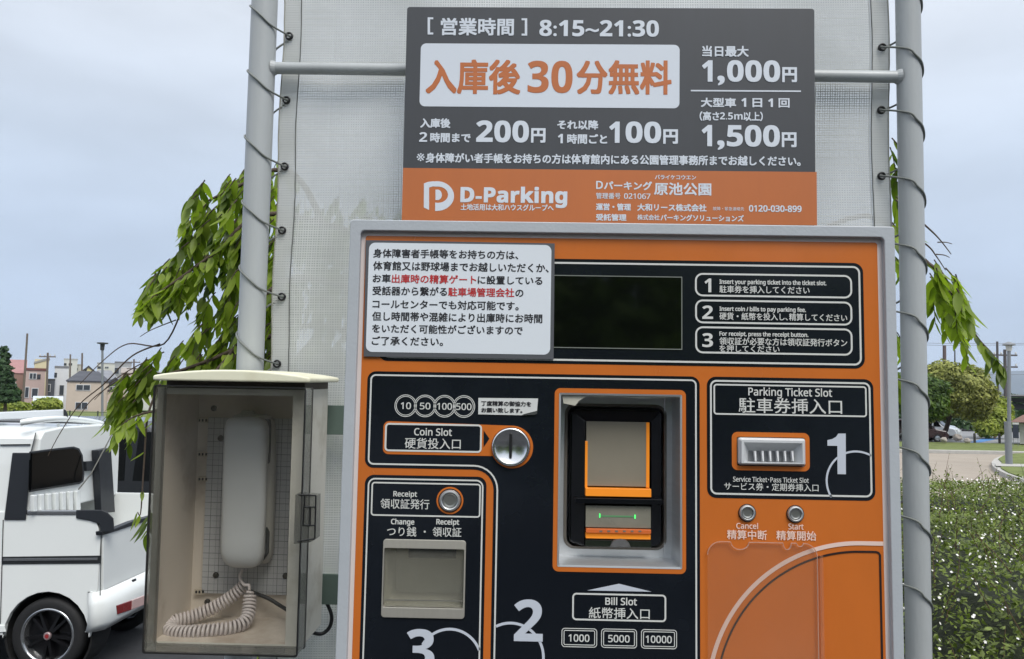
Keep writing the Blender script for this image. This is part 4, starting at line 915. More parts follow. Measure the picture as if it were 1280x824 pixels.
def twig(p0, length, dirx, nl, sz=1.):
    pts = [p0]; d = Vector((dirx, rt.uniform(-.3, .3), -.35)).normalized()
    n = 6
    for k in range(n):
        d = (d+Vector((0, 0, -.38))).normalized(); pts.append(pts[-1]+d*length/n)
    tb.tube(pts, [.0016*(1-k/(n+1))+.0005 for k in range(n+1)], 4, cap=False)
    for k in range(nl):
        t = (k+.6)/nl*n; i = min(int(t), n-1); p = pts[i].lerp(pts[i+1], t-i)
        side = 1 if k % 2 else -1
        rz = math.atan2(d.y, d.x)+side*rt.uniform(.5, 1.6)+math.pi/2
        rot = Matrix.Rotation(rz, 4, 'Z') @ Matrix.Rotation(-rt.uniform(-.05, .42), 4, 'X') @ Matrix.Rotation(rt.uniform(-.6, .6), 4, 'Z')
        s = sz*rt.uniform(.75, 1.2)*(1.05-.35*(k/nl)); leaves.append((p, rot, s, rt.randrange(4)))
for poly, n, da, db in regions:
    xs_ = [p[0] for p in poly]; ys_ = [p[1] for p in poly]; c = 0
    while c < n:
        x, y = rt.uniform(min(xs_), max(xs_)), rt.uniform(min(ys_), max(ys_))
        if not inpoly(x, y, poly): continue
        c += 1; dirx = -1 if x < 600 else 1
        ly = min(y, 1e9)
        p = WF.at(x, y-rt.uniform(5, 22), rt.uniform(da, db)); L_ = rt.uniform(.08, .15)
        twig(p, L_, dirx*rt.uniform(.2, .8), rt.randint(6, 9), .88)
# long arching branches with leaves to their tips
def branch(pix, D, r0=.006, nl=0, sz=.9, ds=None):
    P = [WF.at(x, y, D+(ds or 0)*i) for i, (x, y) in enumerate(pix)]; Q = crm(P, 6)
    b = MB(); b.tube(Q, [r0*(1-i/len(Q))+.001 for i in range(len(Q))], 5)
    b.build('branch', barkm, tr)
    for k in range(nl):
        t = 1-(k/nl)*.75; i = min(int(t*(len(Q)-1)), len(Q)-2); p = Q[i].lerp(Q[i+1], t*(len(Q)-1)-i)
        rz = rt.uniform(-1.2, 1.2)+(math.pi*.0); rot = Matrix.Rotation(rz, 4, 'Z') @ Matrix.Rotation(-rt.uniform(0, .5), 4, 'X')
        leaves.append((p, rot, sz*rt.uniform(.8, 1.15), rt.randrange(4)))
branch([(420, 330), (385, 240), (350, 212), (300, 232), (262, 250), (246, 258)], 2.5, .012, 16)
branch([(640, 360), (440, 290), (330, 268), (270, 315), (222, 350), (190, 372), (182, 382)], 2.35, .010, 30)
branch([(600, 420), (400, 350), (330, 370), (290, 440), (230, 500), (170, 520), (148, 535)], 2.3, .010, 30)
branch([(560, 480), (420, 410), (340, 420), (250, 455), (205, 470), (176, 482), (168, 490)], 2.4, .010, 24)
branch([(200, 480), (185, 520), (180, 580), (176, 640), (172, 640)], 2.3, .003, 4, .7)
branch([(950, 330), (1080, 270), (1160, 330), (1178, 344), (1196, 378), (1220, 420), (1240, 442), (1252, 458)], 2.3, .008, 26, .85)
branch([(1120, 250), (1160, 285), (1175, 300), (1189, 318)], 2.3, .0025, 0); branch([(1120, 280), (1158, 306), (1170, 320), (1182, 338)], 2.3, .0022, 0)
branch([(1172, 303), (1182, 303), (1190, 305)], 2.3, .001, 0); branch([(1170, 318), (1180, 319), (1187, 322)], 2.3, .001, 0)
branch([(230, 380), (205, 430), (160, 430), (130, 450), (100, 480)], 2.6, .0022, 0); branch([(200, 430), (165, 445), (130, 480), (100, 505), (76, 540), (60, 570)], 2.6, .002, 0)
branch([(210, 470), (170, 465), (120, 495), (98, 522)], 2.55, .0018, 0); branch([(220, 400), (190, 412), (175, 421)], 2.6, .0012, 0); branch([(205, 440), (150, 470), (118, 500)], 2.7, .0015, 0)
b = MB(); T0 = trunk_at; crown = WF.at(760, 300, 3.0)
b.tube(crm([T0, T0+Vector((.03, 0, .9)), T0+Vector((-.04, -.05, 1.7)), crown+Vector((0, 0, .1))], 5), [.11-.07*i/15 for i in range(16)], 12); b.build('trunk', barkm, tr)
for x, y, D in ((420, 330, 2.5), (640, 360, 2.35), (600, 420, 2.3), (560, 480, 2.4), (950, 330, 2.3)):
    e_ = WF.at(x, y, D); s_ = crown+Vector((0, 0, -.25-.1*rt.random())); b = MB(); b.tube(crm([s_, s_.lerp(e_, .5)+Vector((0, 0, .12)), e_], 6), [.03-.018*i/12 for i in range(13)], 8); b.build('limb', barkm, tr)
tag(tb.build('twigs', barkm, tr), kind='stuff')
def scrxy(p):
    v = RP @ Vector(((p-CAM).x, -(p-CAM).z, (p-CAM).y)); return 640+FPX*v.x/v.z, 412+FPX*v.y/v.z, v.z
def vis(p):
    x, y, z = scrxy(p); return (x < 300 and y > 180) or (345 < x < 352) or (1112 < x < 1120) or x > 1160
leaves.sort(key=lambda q: (0 if vis(q[0]) else 1, (q[0]-CAM).length))
lo = parent_origin(tr)
for k, (p, rot, s, i) in enumerate(leaves[:300]):
    o = bpy.data.objects.new('leaf', lmeshes[i]); COL.objects.link(o); o.parent = tr
    o.matrix_local = Matrix.Translation(p-lo) @ rot @ Matrix.Scale(s, 4)
b = MB()
for p, rot, s, i in leaves[300:]:
    M_ = Matrix.Translation(p) @ rot @ Matrix.Scale(s, 4); b.add([M_ @ Vector(v) for v in LV[i][0]], LV[i][1], True)
tag(b.build('foliage', leafm, tr), kind='stuff')
# --- broad trees built of leaf clumps
def clump_tree(name, base, lobes, m, size, n, label, seed, trunk_r=.12, cat='tree', group=None, trunk_top=None, flat=.5, barkmat=None):
    rq = random.Random(seed); t = thing(name, base, label, cat, group); b = MB()
    tot = sum(r[1]*r[2]*r[3] for r in lobes)
    for c, rx, ry, rz in lobes:
        c = Vector(c); k = int(n*rx*ry*rz/tot)
        for _ in range(k):
            d = Vector((rq.gauss(0, 1), rq.gauss(0, 1), rq.gauss(0, 1))).normalized(); rad = rq.random()**.28
            wob = 1+.22*noise.noise(d*2.3+c)+.1*noise.noise(d*6+c)
            p = c+Vector((d.x*rx, d.y*ry, d.z*rz))*rad*wob
            nn = (d+Vector((rq.gauss(0, .5), rq.gauss(0, .5), rq.gauss(0, .5)+flat))).normalized(); a = nn.orthogonal().normalized(); a = (Matrix.Rotation(rq.uniform(0, 6.3), 3, nn) @ a); e_ = nn.cross(a)
            s = size*rq.uniform(.6, 1.3); b.add([p-a*s, p+e_*s*.45, p+a*s, p-e_*s*.45], [(0, 1, 2, 3)])
    tag(b.build('crown', m, t), kind='stuff')
    tc_ = Vector(lobes[0][0]); b = MB(); b.tube(crm([Vector(base), Vector(base).lerp(tc_, .4)+Vector((trunk_r*.6, 0, 0)), tc_+Vector((0, 0, lobes[0][3]*.3))], 4), [trunk_r*(1-.6*i/8) for i in range(9)], 8)
    for k in range(5):
        a = rq.uniform(0, 6.3); s_ = Vector(base).lerp(tc_, .45); l = rq.choice(lobes); e_ = Vector(l[0])+Vector((math.cos(a)*l[1]*.5, math.sin(a)*l[2]*.5, 0)); b.tube([s_, s_.lerp(e_, .5)+Vector((0, 0, .1)), e_], [trunk_r*.5, trunk_r*.35, trunk_r*.15], 6)
    b.build('trunk', barkmat or barkm, t); return t
def lobe(px, py, D, rpx, rpy, dd=None): 
    p = WF.at(px, py, D); return (p, rpx*D/1000, (dd or rpx)*D/1000, rpy*D/1000)
olive = leafmat('olive_crown', (40, 56, 22), (164, 166, 90), .2, .9, .6); midg = leafmat('mid_green_crown', (42, 66, 26), (112, 138, 54), .25, .8, .6); yelg = leafmat('yellow_green_crown', (84, 104, 34), (170, 176, 80), .3, .8, .6); darkg = leafmat('dark_crown', (22, 40, 24), (60, 88, 50), .15, .6, .6)
tb1 = ground(1176, 551); clump_tree('broad_tree', tb1, [lobe(1196, 488, 44.5, 42, 32), lobe(1180, 468, 44, 26, 18), lobe(1221, 498, 44.5, 22, 28), lobe(1206, 474, 45, 26, 18), lobe(1165, 500, 45.5, 20, 28)], olive, .12, 26000, 'domed olive green tree in pale flower beyond the road', 5, .16)
clump_tree('broad_tree', ground(1150, 553), [lobe(1152, 492, 42, 32, 24), lobe(1163, 508, 41.5, 22, 17), lobe(1130, 490, 42, 25, 26)], midg, .14, 7000, 'fresh green tree partly behind the right grey pole', 6, .12)
clump_tree('broad_tree', ground(1243, 549), [lobe(1243, 525, 50, 20, 20), lobe(1252, 512, 51, 13, 16), lobe(1232, 533, 49, 14, 14)], yelg, .15, 5000, 'small yellow green tree left of the right lamp post', 8, .08)
for k, (x, y, rx, ry, D, lab) in enumerate(((1215, 508, 30, 12, 75, 'low dark tree behind the domed tree'), (1262, 500, 20, 7, 150, 'distant dark tree behind the right lamp post'), (1318, 500, 24, 12, 70, 'dark tree at the right edge beyond the low building'), (1160, 505, 30, 16, 80, 'dark tree far behind the right grey pole'))):
    clump_tree('broad_tree', WF.at(x, 528, D), [lobe(x, y, D, rx, ry)], darkg, .3, 3500, lab, 20+k, .15)
# long hedge-like woodland row closing the lot
b = MB(); rq = random.Random(4)
for _ in range(9000):
    x = rq.uniform(4, 60); y = rq.uniform(63, 67); z = rq.random()**.7*(1.6+.9*noise.noise(Vector((x*.4, 0, 2)))); nn = Vector((rq.gauss(0, 1), -1, rq.gauss(0, 1)+.6)).normalized(); a = nn.orthogonal().normalized(); e_ = nn.cross(a); s = .22; p = Vector((x, y, z)); b.add([p-a*s, p+e_*s*.6, p+a*s, p-e_*s*.6], [(0, 1, 2, 3)])
tag(b.build('woodland', darkg), 'dark belt of shrubs closing the far side of the car park', 'shrubs', kind='stuff')
# conifer at the far left
cb_ = WF.at(6, 520, 55); lb = []
for k in range(9):
    y = 437+k*7.6; w = 4.5+k*1.7; lb.append(lobe(5+rq.uniform(-2, 2), y, 55, w, 4.6))
clump_tree('conifer', cb_, lb, darkg, .2, 5000, 'dark conifer at the left edge beside the pink house', 31, .12)
for k, (x, y, rx, ry, D, lab) in enumerate(((60, 506, 17, 9, 62, 'bright green bush right of the slanting wooden pole'), (18, 510, 20, 8, 60, 'bright green bush under the conifer'), (17, 495, 8, 11, 66, 'small green tree in front of the pink house'))):
    clump_tree('bush', WF.at(x, 520, D), [lobe(x, y, D, rx, ry)], [yelg, yelg, midg][k], .16, 3000, lab, 40+k, .08, 'bush')
# trees behind the photographer (seen only as dark reflections in the gloss)
for k, (x, y, r_, h) in enumerate(((-4.6, -8.5, 2.6, 3.4), (.9, -10, 2.9, 3.2), (6.2, -9, 2.6, 3.3))):
    clump_tree('broad_tree', (x, y, 0), [((x, y, h), r_, r_, 2.1), ((x+1.2, y+.3, h-.9), r_*.7, r_*.7, 1.5), ((x-1.1, y, h-.8), r_*.7, r_*.7, 1.6)], midg, .2, 5000, ['broad green tree behind the photographer to the left', 'broad green tree straight behind the photographer', 'broad green tree behind the photographer to the right'][k], 60+k, .16)
# ================================================================== FLOWERING HEDGE (right)
hl = leafmat('hedge_leaf', (22, 36, 14), (132, 148, 70), .25, 5., .5)
hx0, hx1, hy0, hy1 = 1.02, 5.2, 2.0, 5.3
def htop(x, y):
    t = 1.66+.07*noise.noise(Vector((x*1.3, y*1.3, 0)))+.035*noise.noise(Vector((x*5, y*5, 3)))
    e = min(x-hx0+.03, hx1-x, (y-hy0)*1.0+.02, hy1-y+.1); e = max(0, min(1, e/.35)); return t*(.62+.38*math.sqrt(e))
hed = thing('flowering_hedge', (3, 3.2, 0), 'dense clipped hedge with small white flowers beside the right pole', 'hedge')
rh = random.Random(9); b = MB(); fl = MB(); tw = MB(); core = MB()
n_l = 0
for _ in range(150000):
    if rh.random() < .55:   # front and left faces
        if rh.random() < .75: x = rh.uniform(hx0, hx1); y = hy0+rh.random()**2*.3
        else: x = hx0+rh.random()**2*.3; y = rh.uniform(hy0, hy1)
        z = rh.uniform(.55, 1)*htop(x, y+.05)
    else:
        x = rh.uniform(hx0, min(hx1, 1.2+.95*5.3)); y = rh.uniform(hy0, hy1); z = htop(x, y)-abs(rh.gauss(0, .05))
        if rh.random() < .05: z += rh.uniform(0, .05)
    if x > .74*y+.25: continue
    nn = Vector((rh.gauss(0, .7), rh.gauss(-.3, .7), rh.gauss(.9, .6))).normalized(); a = (Matrix.Rotation(rh.uniform(0, 6.3), 3, nn) @ nn.orthogonal().normalized()); e_ = nn.cross(a)
    s = rh.uniform(.0065, .0125); p = Vector((x, y, z)); b.add([p-a*s, p-a*s*.2+e_*s*.5-nn*s*.1, p+a*s, p-a*s*.2-e_*s*.5-nn*s*.1], [(0, 1, 2, 3)])
for _ in range(1700):
    y = rh.uniform(hy0-.02, hy1); x = rh.uniform(hx0, min(hx1, .7*y+.25)); z = htop(x, y)+rh.uniform(-.03, .018)
    if rh.random() < .35: y = hy0+rh.uniform(-.02, .06); z = rh.uniform(.6, 1)*htop(x, y)
    c = Vector((x, y, z)); r_ = rh.uniform(.0022, .005); ax = Vector((rh.gauss(0, .5), -.8, .8+rh.gauss(0, .4))).normalized(); a = ax.orthogonal().normalized(); e_ = ax.cross(a)
    for k in range(5):
        an = 2*math.pi*k/5; d = a*math.cos(an)+e_*math.sin(an); q = ax.cross(d); fl.add([c, c+d*r_*.6+q*r_*.42+ax*r_*.2, c+d*r_*1.1+ax*r_*.1, c+d*r_*.6-q*r_*.42+ax*r_*.2], [(0, 1, 2, 3)])
for _ in range(420):
    y = rh.uniform(hy0, hy1); x = rh.uniform(hx0, min(hx1, .7*y+.3)); z = htop(x, y)-.03; p = Vector((x, y, z)); d = Vector((rh.gauss(0, .5), rh.gauss(0, .4), 1)).normalized(); L_ = rh.uniform(.05, .15)*(1.5 if rh.random() < .2 else .9)
    q = p+d*L_+Vector((rh.gauss(0, .02), 0, 0)); tw.tube([p, p.lerp(q, .5)+Vector((rh.gauss(0, .006), 0, .004)), q], [.0016, .0012, .0006], 4, cap=False)
    for k in range(7):
        t = (k+1)/7; c = p.lerp(q, t); nn = Vector((rh.gauss(0, .7), rh.gauss(-.3, .7), rh.gauss(.6, .6))).normalized(); a = nn.orthogonal().normalized(); e_ = nn.cross(a); s = rh.uniform(.007, .012)*(1.1-.5*t); c = c+a*s; b.add([c-a*s, c+e_*s*.5, c+a*s, c-e_*s*.5], [(0, 1, 2, 3)])
tag(b.build('foliage', hl, hed), kind='stuff'); tag(fl.build('blossom', mat('white_blossom', (232, 230, 226), .6), hed), kind='stuff'); tag(tw.build('shoots', mat('shoot_bark', (86, 66, 46), .8), hed), kind='stuff')
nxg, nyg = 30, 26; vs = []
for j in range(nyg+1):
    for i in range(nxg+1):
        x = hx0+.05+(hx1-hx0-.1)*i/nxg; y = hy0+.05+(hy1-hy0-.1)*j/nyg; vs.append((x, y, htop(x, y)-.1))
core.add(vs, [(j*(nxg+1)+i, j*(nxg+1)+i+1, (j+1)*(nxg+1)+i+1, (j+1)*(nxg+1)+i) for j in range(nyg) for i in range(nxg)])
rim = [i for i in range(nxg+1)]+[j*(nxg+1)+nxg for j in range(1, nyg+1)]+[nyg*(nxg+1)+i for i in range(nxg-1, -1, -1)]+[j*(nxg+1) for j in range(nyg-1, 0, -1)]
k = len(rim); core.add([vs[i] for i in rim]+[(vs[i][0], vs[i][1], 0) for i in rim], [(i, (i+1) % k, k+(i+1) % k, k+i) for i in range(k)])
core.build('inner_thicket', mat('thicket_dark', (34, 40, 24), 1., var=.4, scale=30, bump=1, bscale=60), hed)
# ================================================================== DECK VAN
vw = mat('van_white', (226, 229, 227), .22, coat=.5, var=.015, scale=2); vblk = mat('van_black_trim', (34, 37, 42), .45, var=.05); glassd = mat('tinted_glass', (6, 7, 8), .05, spec=.3); rub = mat('tyre_rubber', (24, 24, 25), .75, bump=.2, bscale=80); alloy = mat('polished_rim', (180, 182, 184), .2, metal=.9)
VY = 6.0; vd = thing('deck_van', (-4.6, 6.7, 0), 'white small deck van with open rear bed and black wheels', 'van')
def vp(px, py, D=VY): return WF.at(px, py, D)
def vx(px, D=VY): return WF.at(px, 640, D).x
def vz(px, py, D=VY): return WF.at(px, py, D).z
zc = [vz(60, 0+y) for y in (538, 640, 700, 745, 790)]
xrear, xcab = vx(127.5), vx(41); YB = 7.26
zroof, zrail, ztrk, zlow = zc[0], vz(60, 641), vz(60, 702), vz(115, 790)
xf = -7.2
# side body with wheel arch (polygon in x,z), inset rounded top
wc = vp(57, 796); wr = .046*6; ar = 53*VY/1000
wcx, wcz = wc.x, .275
wheel_r = wcz if wcz > .2 else .28
def side_poly():
    p = [(xf, .28), (wcx-ar, .28), (wcx-ar, wcz-.02)]
    for k in range(13): a = R(180-180*k/12); p.append((wcx+ar*math.cos(a), wcz+ar*1.02*math.sin(a)))
    p += [(wcx+ar+.01, zlow), (xrear-.05, zlow), (xrear, zlow+.06), (xrear, zrail-.18), (xrear-.04, zrail-.05), (xcab+.3, zrail), (xf, zrail)]
    return p
sp2 = side_poly(); b = MB(); b.prism([(x, VY, z) for x, z in sp2], [(x, VY+.04, z) for x, z in sp2]); b.build('side_panel', vw, vd, bevel=.012, seg=3)
b = MB(); b.prism([(x, YB-.04, z) for x, z in sp2], [(x, YB, z) for x, z in sp2]); b.build('side_panel', vw, vd, bevel=.012, seg=3)
b = MB(); b.box((xcab-.02, VY+.045, .66), (xrear-.04, YB-.045, .72)); b.build('bed_floor', vw, vd)
# cabin: cross-section narrowing to the roof
sec = [(0, zrail-.02), (.01, zrail), (.022, zroof-.26), (.035, zroof-.07), (.08, zroof-.012), (.3, zroof+.01)]
full = [(VY+y, z) for y, z in sec]+[(YB-y, z) for y, z in sec[::-1]]
b = MB(); b.prism([(xcab, y, z) for y, z in full], [(xf, y, z) for y, z in full]); b.build('cabin', vw, vd, bevel=.012, seg=2)
# corner post in black, door seams, track
def vquad(name, m, pts, D0_, D1_, par=vd, bev=.003):
    b = MB(); b.prism([WF.at(x, y, D0_) for x, y in pts], [WF.at(x, y, D1_) for x, y in pts]); return b.build(name, m, par, bevel=bev)
vquad('corner_pillar', vblk, [(15.5, 566), (39, 566), (32.5, 650), (5, 650)], VY-.012, VY+.08, bev=.006)
vquad('roof_seam', mat('seam_dark', (50, 52, 54), .6), [(0, 555.5), (38, 555), (38, 556.6), (0, 557)], VY+.02, VY+.05, bev=0)
vquad('roof_seam', mat('seam_dark', (50, 52, 54), .6), [(44.2, 541), (45.2, 541), (38.8, 566), (37.8, 566)], VY+.0, VY+.06, bev=0)
vquad('door_seam', mat('seam_dark', (50, 52, 54), .6), [(3.4, 650), (4.6, 650), (1, 780), (-.2, 780)], VY-.003, VY+.01, bev=0)
vquad('door_seam', mat('seam_dark', (50, 52, 54), .6), [(126.2, 655), (127.2, 655), (125.8, 744), (124.8, 744)], VY-.003, VY+.01, bev=0)
vquad('slide_track', mat('track_dark', (40, 42, 44), .3), [(2, 696), (126, 694.5), (126, 704.5), (2, 705.5)], VY-.006, VY+.01, bev=.001)
vquad('track_chrome', alloy, [(4, 698.5), (122, 697.5), (122, 700.5), (4, 701.5)], VY-.012, VY-.004, bev=.001)
vquad('bed_rail', alloy, [(33, 637.5), (97, 637.5), (97, 644), (33, 644)], VY-.01, VY+.05, bev=.01)
vquad('rail_cap', vblk, [(95, 637.5), (127, 637.5), (135, 641), (142, 648), (143, 664), (126, 667), (124, 655), (112, 651), (95, 648)], VY-.012, VY+.07, bev=.006)
# back wall of the cabin with window, ribs and black far pillar: lies in the plane x = xcab
XW = xcab+.015
def onx(px, py, X):
    r = ray(px, py); return CAM+r*(X/r.x)
def xquad(name, m, pts, X0, X1, par=vd, bev=.004):
    b = MB(); F = [onx(x, y, X0) for x, y in pts]; b.prism(F, [Vector((X1, p.y, p.z)) for p in F]); return b.build(name, m, par, bevel=bev)
rw = xquad('rear_window', mat('cab_glass', (7, 8, 9), .08, spec=.06), [(40, 566.5), (70, 562.5), (92, 560), (98, 562), (102, 570), (104, 592), (103, 600), (99, 603), (60, 609.5), (39, 613)], XW+.012, XW-.01)
xquad('window_seal', vblk, [(38.6, 564.5), (70, 560.6), (93, 558.2), (99.5, 560.5), (103.8, 569), (105.8, 593), (104.8, 602), (100, 605.2), (60, 611.5), (38, 615.5)], XW+.004, XW-.01, rw)
for k in range(7):
    x = 42+k*9.0; xquad('pressed_rib', vw, [(x, 619-k*.9), (x+5, 618.4-k*.9), (x+5.4, 640), (x+.2, 640)], XW+.02, XW-.01, bev=.008)
xquad('black_cover', vblk, [(123, 563), (139, 560), (144, 640), (127, 642)], XW+.05, XW-.01)
xquad('vent_panel', vblk, [(108, 577), (122, 576), (122.5, 588), (108.5, 589)], XW+.02, XW-.01)
# tailgate, rear face and bumper in planes x = xrear
xquad('tailgate', vw, [(129, 668), (143, 664), (160, 657), (200, 647), (200, 725), (160, 738), (129, 746)], xrear+.02, xrear-.02, bev=.008)
xquad('gate_cap', vblk, [(127.6, 664.5), (143, 661), (165, 652), (200, 642), (200, 646.5), (165, 657.5), (143, 665), (128, 669.5)], xrear+.03, xrear-.02)
bp = MB()
prof = [(0, zlow+.005), (.01, zlow+.0), (.05, zlow+.06), (.055, zlow+.2), (.02, zlow+.285), (0, zlow+.29)]
ys2 = [VY-.012]; 
path2 = [(wcx+ar+.02, VY-.004), (xrear-.07, VY-.008), (xrear-.005, VY+.015), (xrear+.03, VY+.07), (xrear+.035, YB-.07), (xrear-.03, YB)]
for i, (x, y) in enumerate(path2):
    a = path2[max(i-1, 0)]; c = path2[min(i+1, len(path2)-1)]; d = Vector((c[0]-a[0], c[1]-a[1])).normalized(); nrm = Vector((d.y, -d.x))
    k = .35 if i == 0 else 1
    for o_, z in prof: bp.v.append((x+nrm.x*o_*k, y+nrm.y*o_*k, z))
n_ = len(prof)
for i in range(len(path2)-1):
    for k in range(n_-1): bp.f.append((i*n_+k, i*n_+k+1, (i+1)*n_+k+1, (i+1)*n_+k)); bp.sm.append(True)
bp.build('bumper', vw, vd)
xb = xrear+.092
xquad('tail_lamp', mat('lamp_red', (120, 22, 24), .2, coat=.5), [(146.5, 757), (165, 750.5), (164.6, 762.5), (148, 768)], xb, xb-.04)
xquad('reverse_lamp', mat('lamp_clear', (190, 160, 156), .2, coat=.5), [(165.4, 750.3), (190, 741), (190, 752.5), (165, 762.3)], xb, xb-.04)
xquad('latch_knob', vblk, [(165.5, 725), (170.5, 723), (171, 727.5), (166, 729.5)], xrear+.06, xrear)
xquad('badge', mat('badge_silver', (110, 112, 114), .3, metal=.6), [(138, 736.5), (153.5, 732), (153.5, 735), (138, 739.8)], xrear+.03, xrear)
# roof rail box and rear spoiler bar
vquad('roof_box', mat('carrier_silver', (198, 202, 206), .3), [(-40, 516.8), (79.5, 511.8), (79.8, 520), (79.5, 521.8), (-40, 526)], VY+.5, VY+.75, bev=.01)
vquad('box_end', vblk, [(79.6, 511.2), (82.5, 513), (84.6, 517), (85.4, 522), (79.6, 522.4)], VY+.49, VY+.76)
b = MB(); b.tube(crm([vp(27, 528.5), vp(45, 525.6, 6.05), vp(75, 523.6, 6.4), vp(105, 525.6, 6.85), vp(127, 529.5, 7.2)], 5), [.024]*21, 10); sbar = b.build('spoiler_bar', vw, vd)
b = MB(); b.tube([vp(127, 529.5, 7.2), vp(130, 530.2, 7.24)], .026, 10); b.build('bar_cap', vblk, sbar)
for x, y, D in ((73, 531, 6.4), (103, 532.5, 6.8)): vquad('bar_bracket', vw, [(x-2, y-2), (x+2, y-2), (x+2, y+5), (x-2, y+5)], D, D+.04, sbar)
b = MB(); b.tube([onx(141, 541, XW+.05), onx(128, 566, XW+.1), onx(114, 592, XW+.08), onx(98, 612, XW+.03)], .006, 5); b.build('aerial_wire', mat('wire_grey', (90, 90, 84), .5), vd)
# wheel well and wheels
b = MB(); b.lathe((wcx, VY+.036, wcz), (0, 1, 0), [(ar*1.04, -.0), (ar*.99, .002), (ar*.99, .3), (.01, .3)], 28, caps=False); b.build('wheel_well', mat('well_black', (14, 14, 15), .9), vd)
def wheel(c, side, par, r=.275):
    w = MB(); w.lathe(c, (0, side, 0), [(r*.72, .0), (r*.9, -.012), (r*.98, .01), (r, .05), (r, .13), (r*.96, .165), (r*.72, .17)], 40, caps=False); wh = w.build('wheel', rub, par, smooth=True)
    w = MB(); w.lathe(c, (0, side, 0), [(r*.73, .0), (r*.71, -.006), (r*.67, -.004), (r*.65, .02), (r*.63, .06)], 40, caps=False); w.build('rim', alloy, wh, smooth=True)
    w = MB(); w.lathe(c, (0, side, 0), [(r*.64, .06), (.001, .065)], 30, caps=False)
    for k in range(10):
        a = 2*math.pi*k/10+(.13 if k % 2 else -.13); d = Vector((math.cos(a), 0, math.sin(a))); e_ = Vector((-d.z, 0, d.x)); C_ = Vector(c)
        w.prism([C_+d*r*.12+e_*.012+Vector((0, side*.008, 0)), C_+d*r*.64+e_*.008+Vector((0, side*.02, 0)), C_+d*r*.64-e_*.008+Vector((0, side*.02, 0)), C_+d*r*.12-e_*.012+Vector((0, side*.008, 0))], [C_+d*r*.12+e_*.012+Vector((0, side*.04, 0)), C_+d*r*.64+e_*.008+Vector((0, side*.05, 0)), C_+d*r*.64-e_*.008+Vector((0, side*.05, 0)), C_+d*r*.12-e_*.012+Vector((0, side*.04, 0))])
    w.build('spokes', mat('gloss_black_alloy', (18, 18, 20), .25), wh)
    w = MB(); w.lathe(c, (0, side, 0), [(.028, .012), (.028, -.002), (.022, -.006), (.001, -.006)], 20, caps=False); w.build('hub_cap', mat('hub_silver', (170, 150, 150), .3, metal=.6), wh)
    w = MB(); w.lathe(c, (0, side, 0), [(.015, -.0068), (.001, -.0072)], 16, caps=False); w.build('hub_emblem', mat('hub_red', (150, 40, 44), .4), wh)
    return wh
wheel((wcx, VY+.02, wcz), 1, vd); wheel((wcx, YB-.02, wcz), -1, vd); wheel((wcx-2.4, VY+.02, wcz), 1, vd); wheel((wcx-2.4, YB-.02, wcz), -1, vd)
b = MB(); b.box((xf, VY+.3, .3), (xrear-.1, YB-.3, .55)); b.build('chassis', mat('well_black', (14, 14, 15), .9), vd)
vquad('side_skirt', vw, [(-30, 782), (5.5, 782), (8, 790), (-30, 793)], VY-.01, VY+.05)
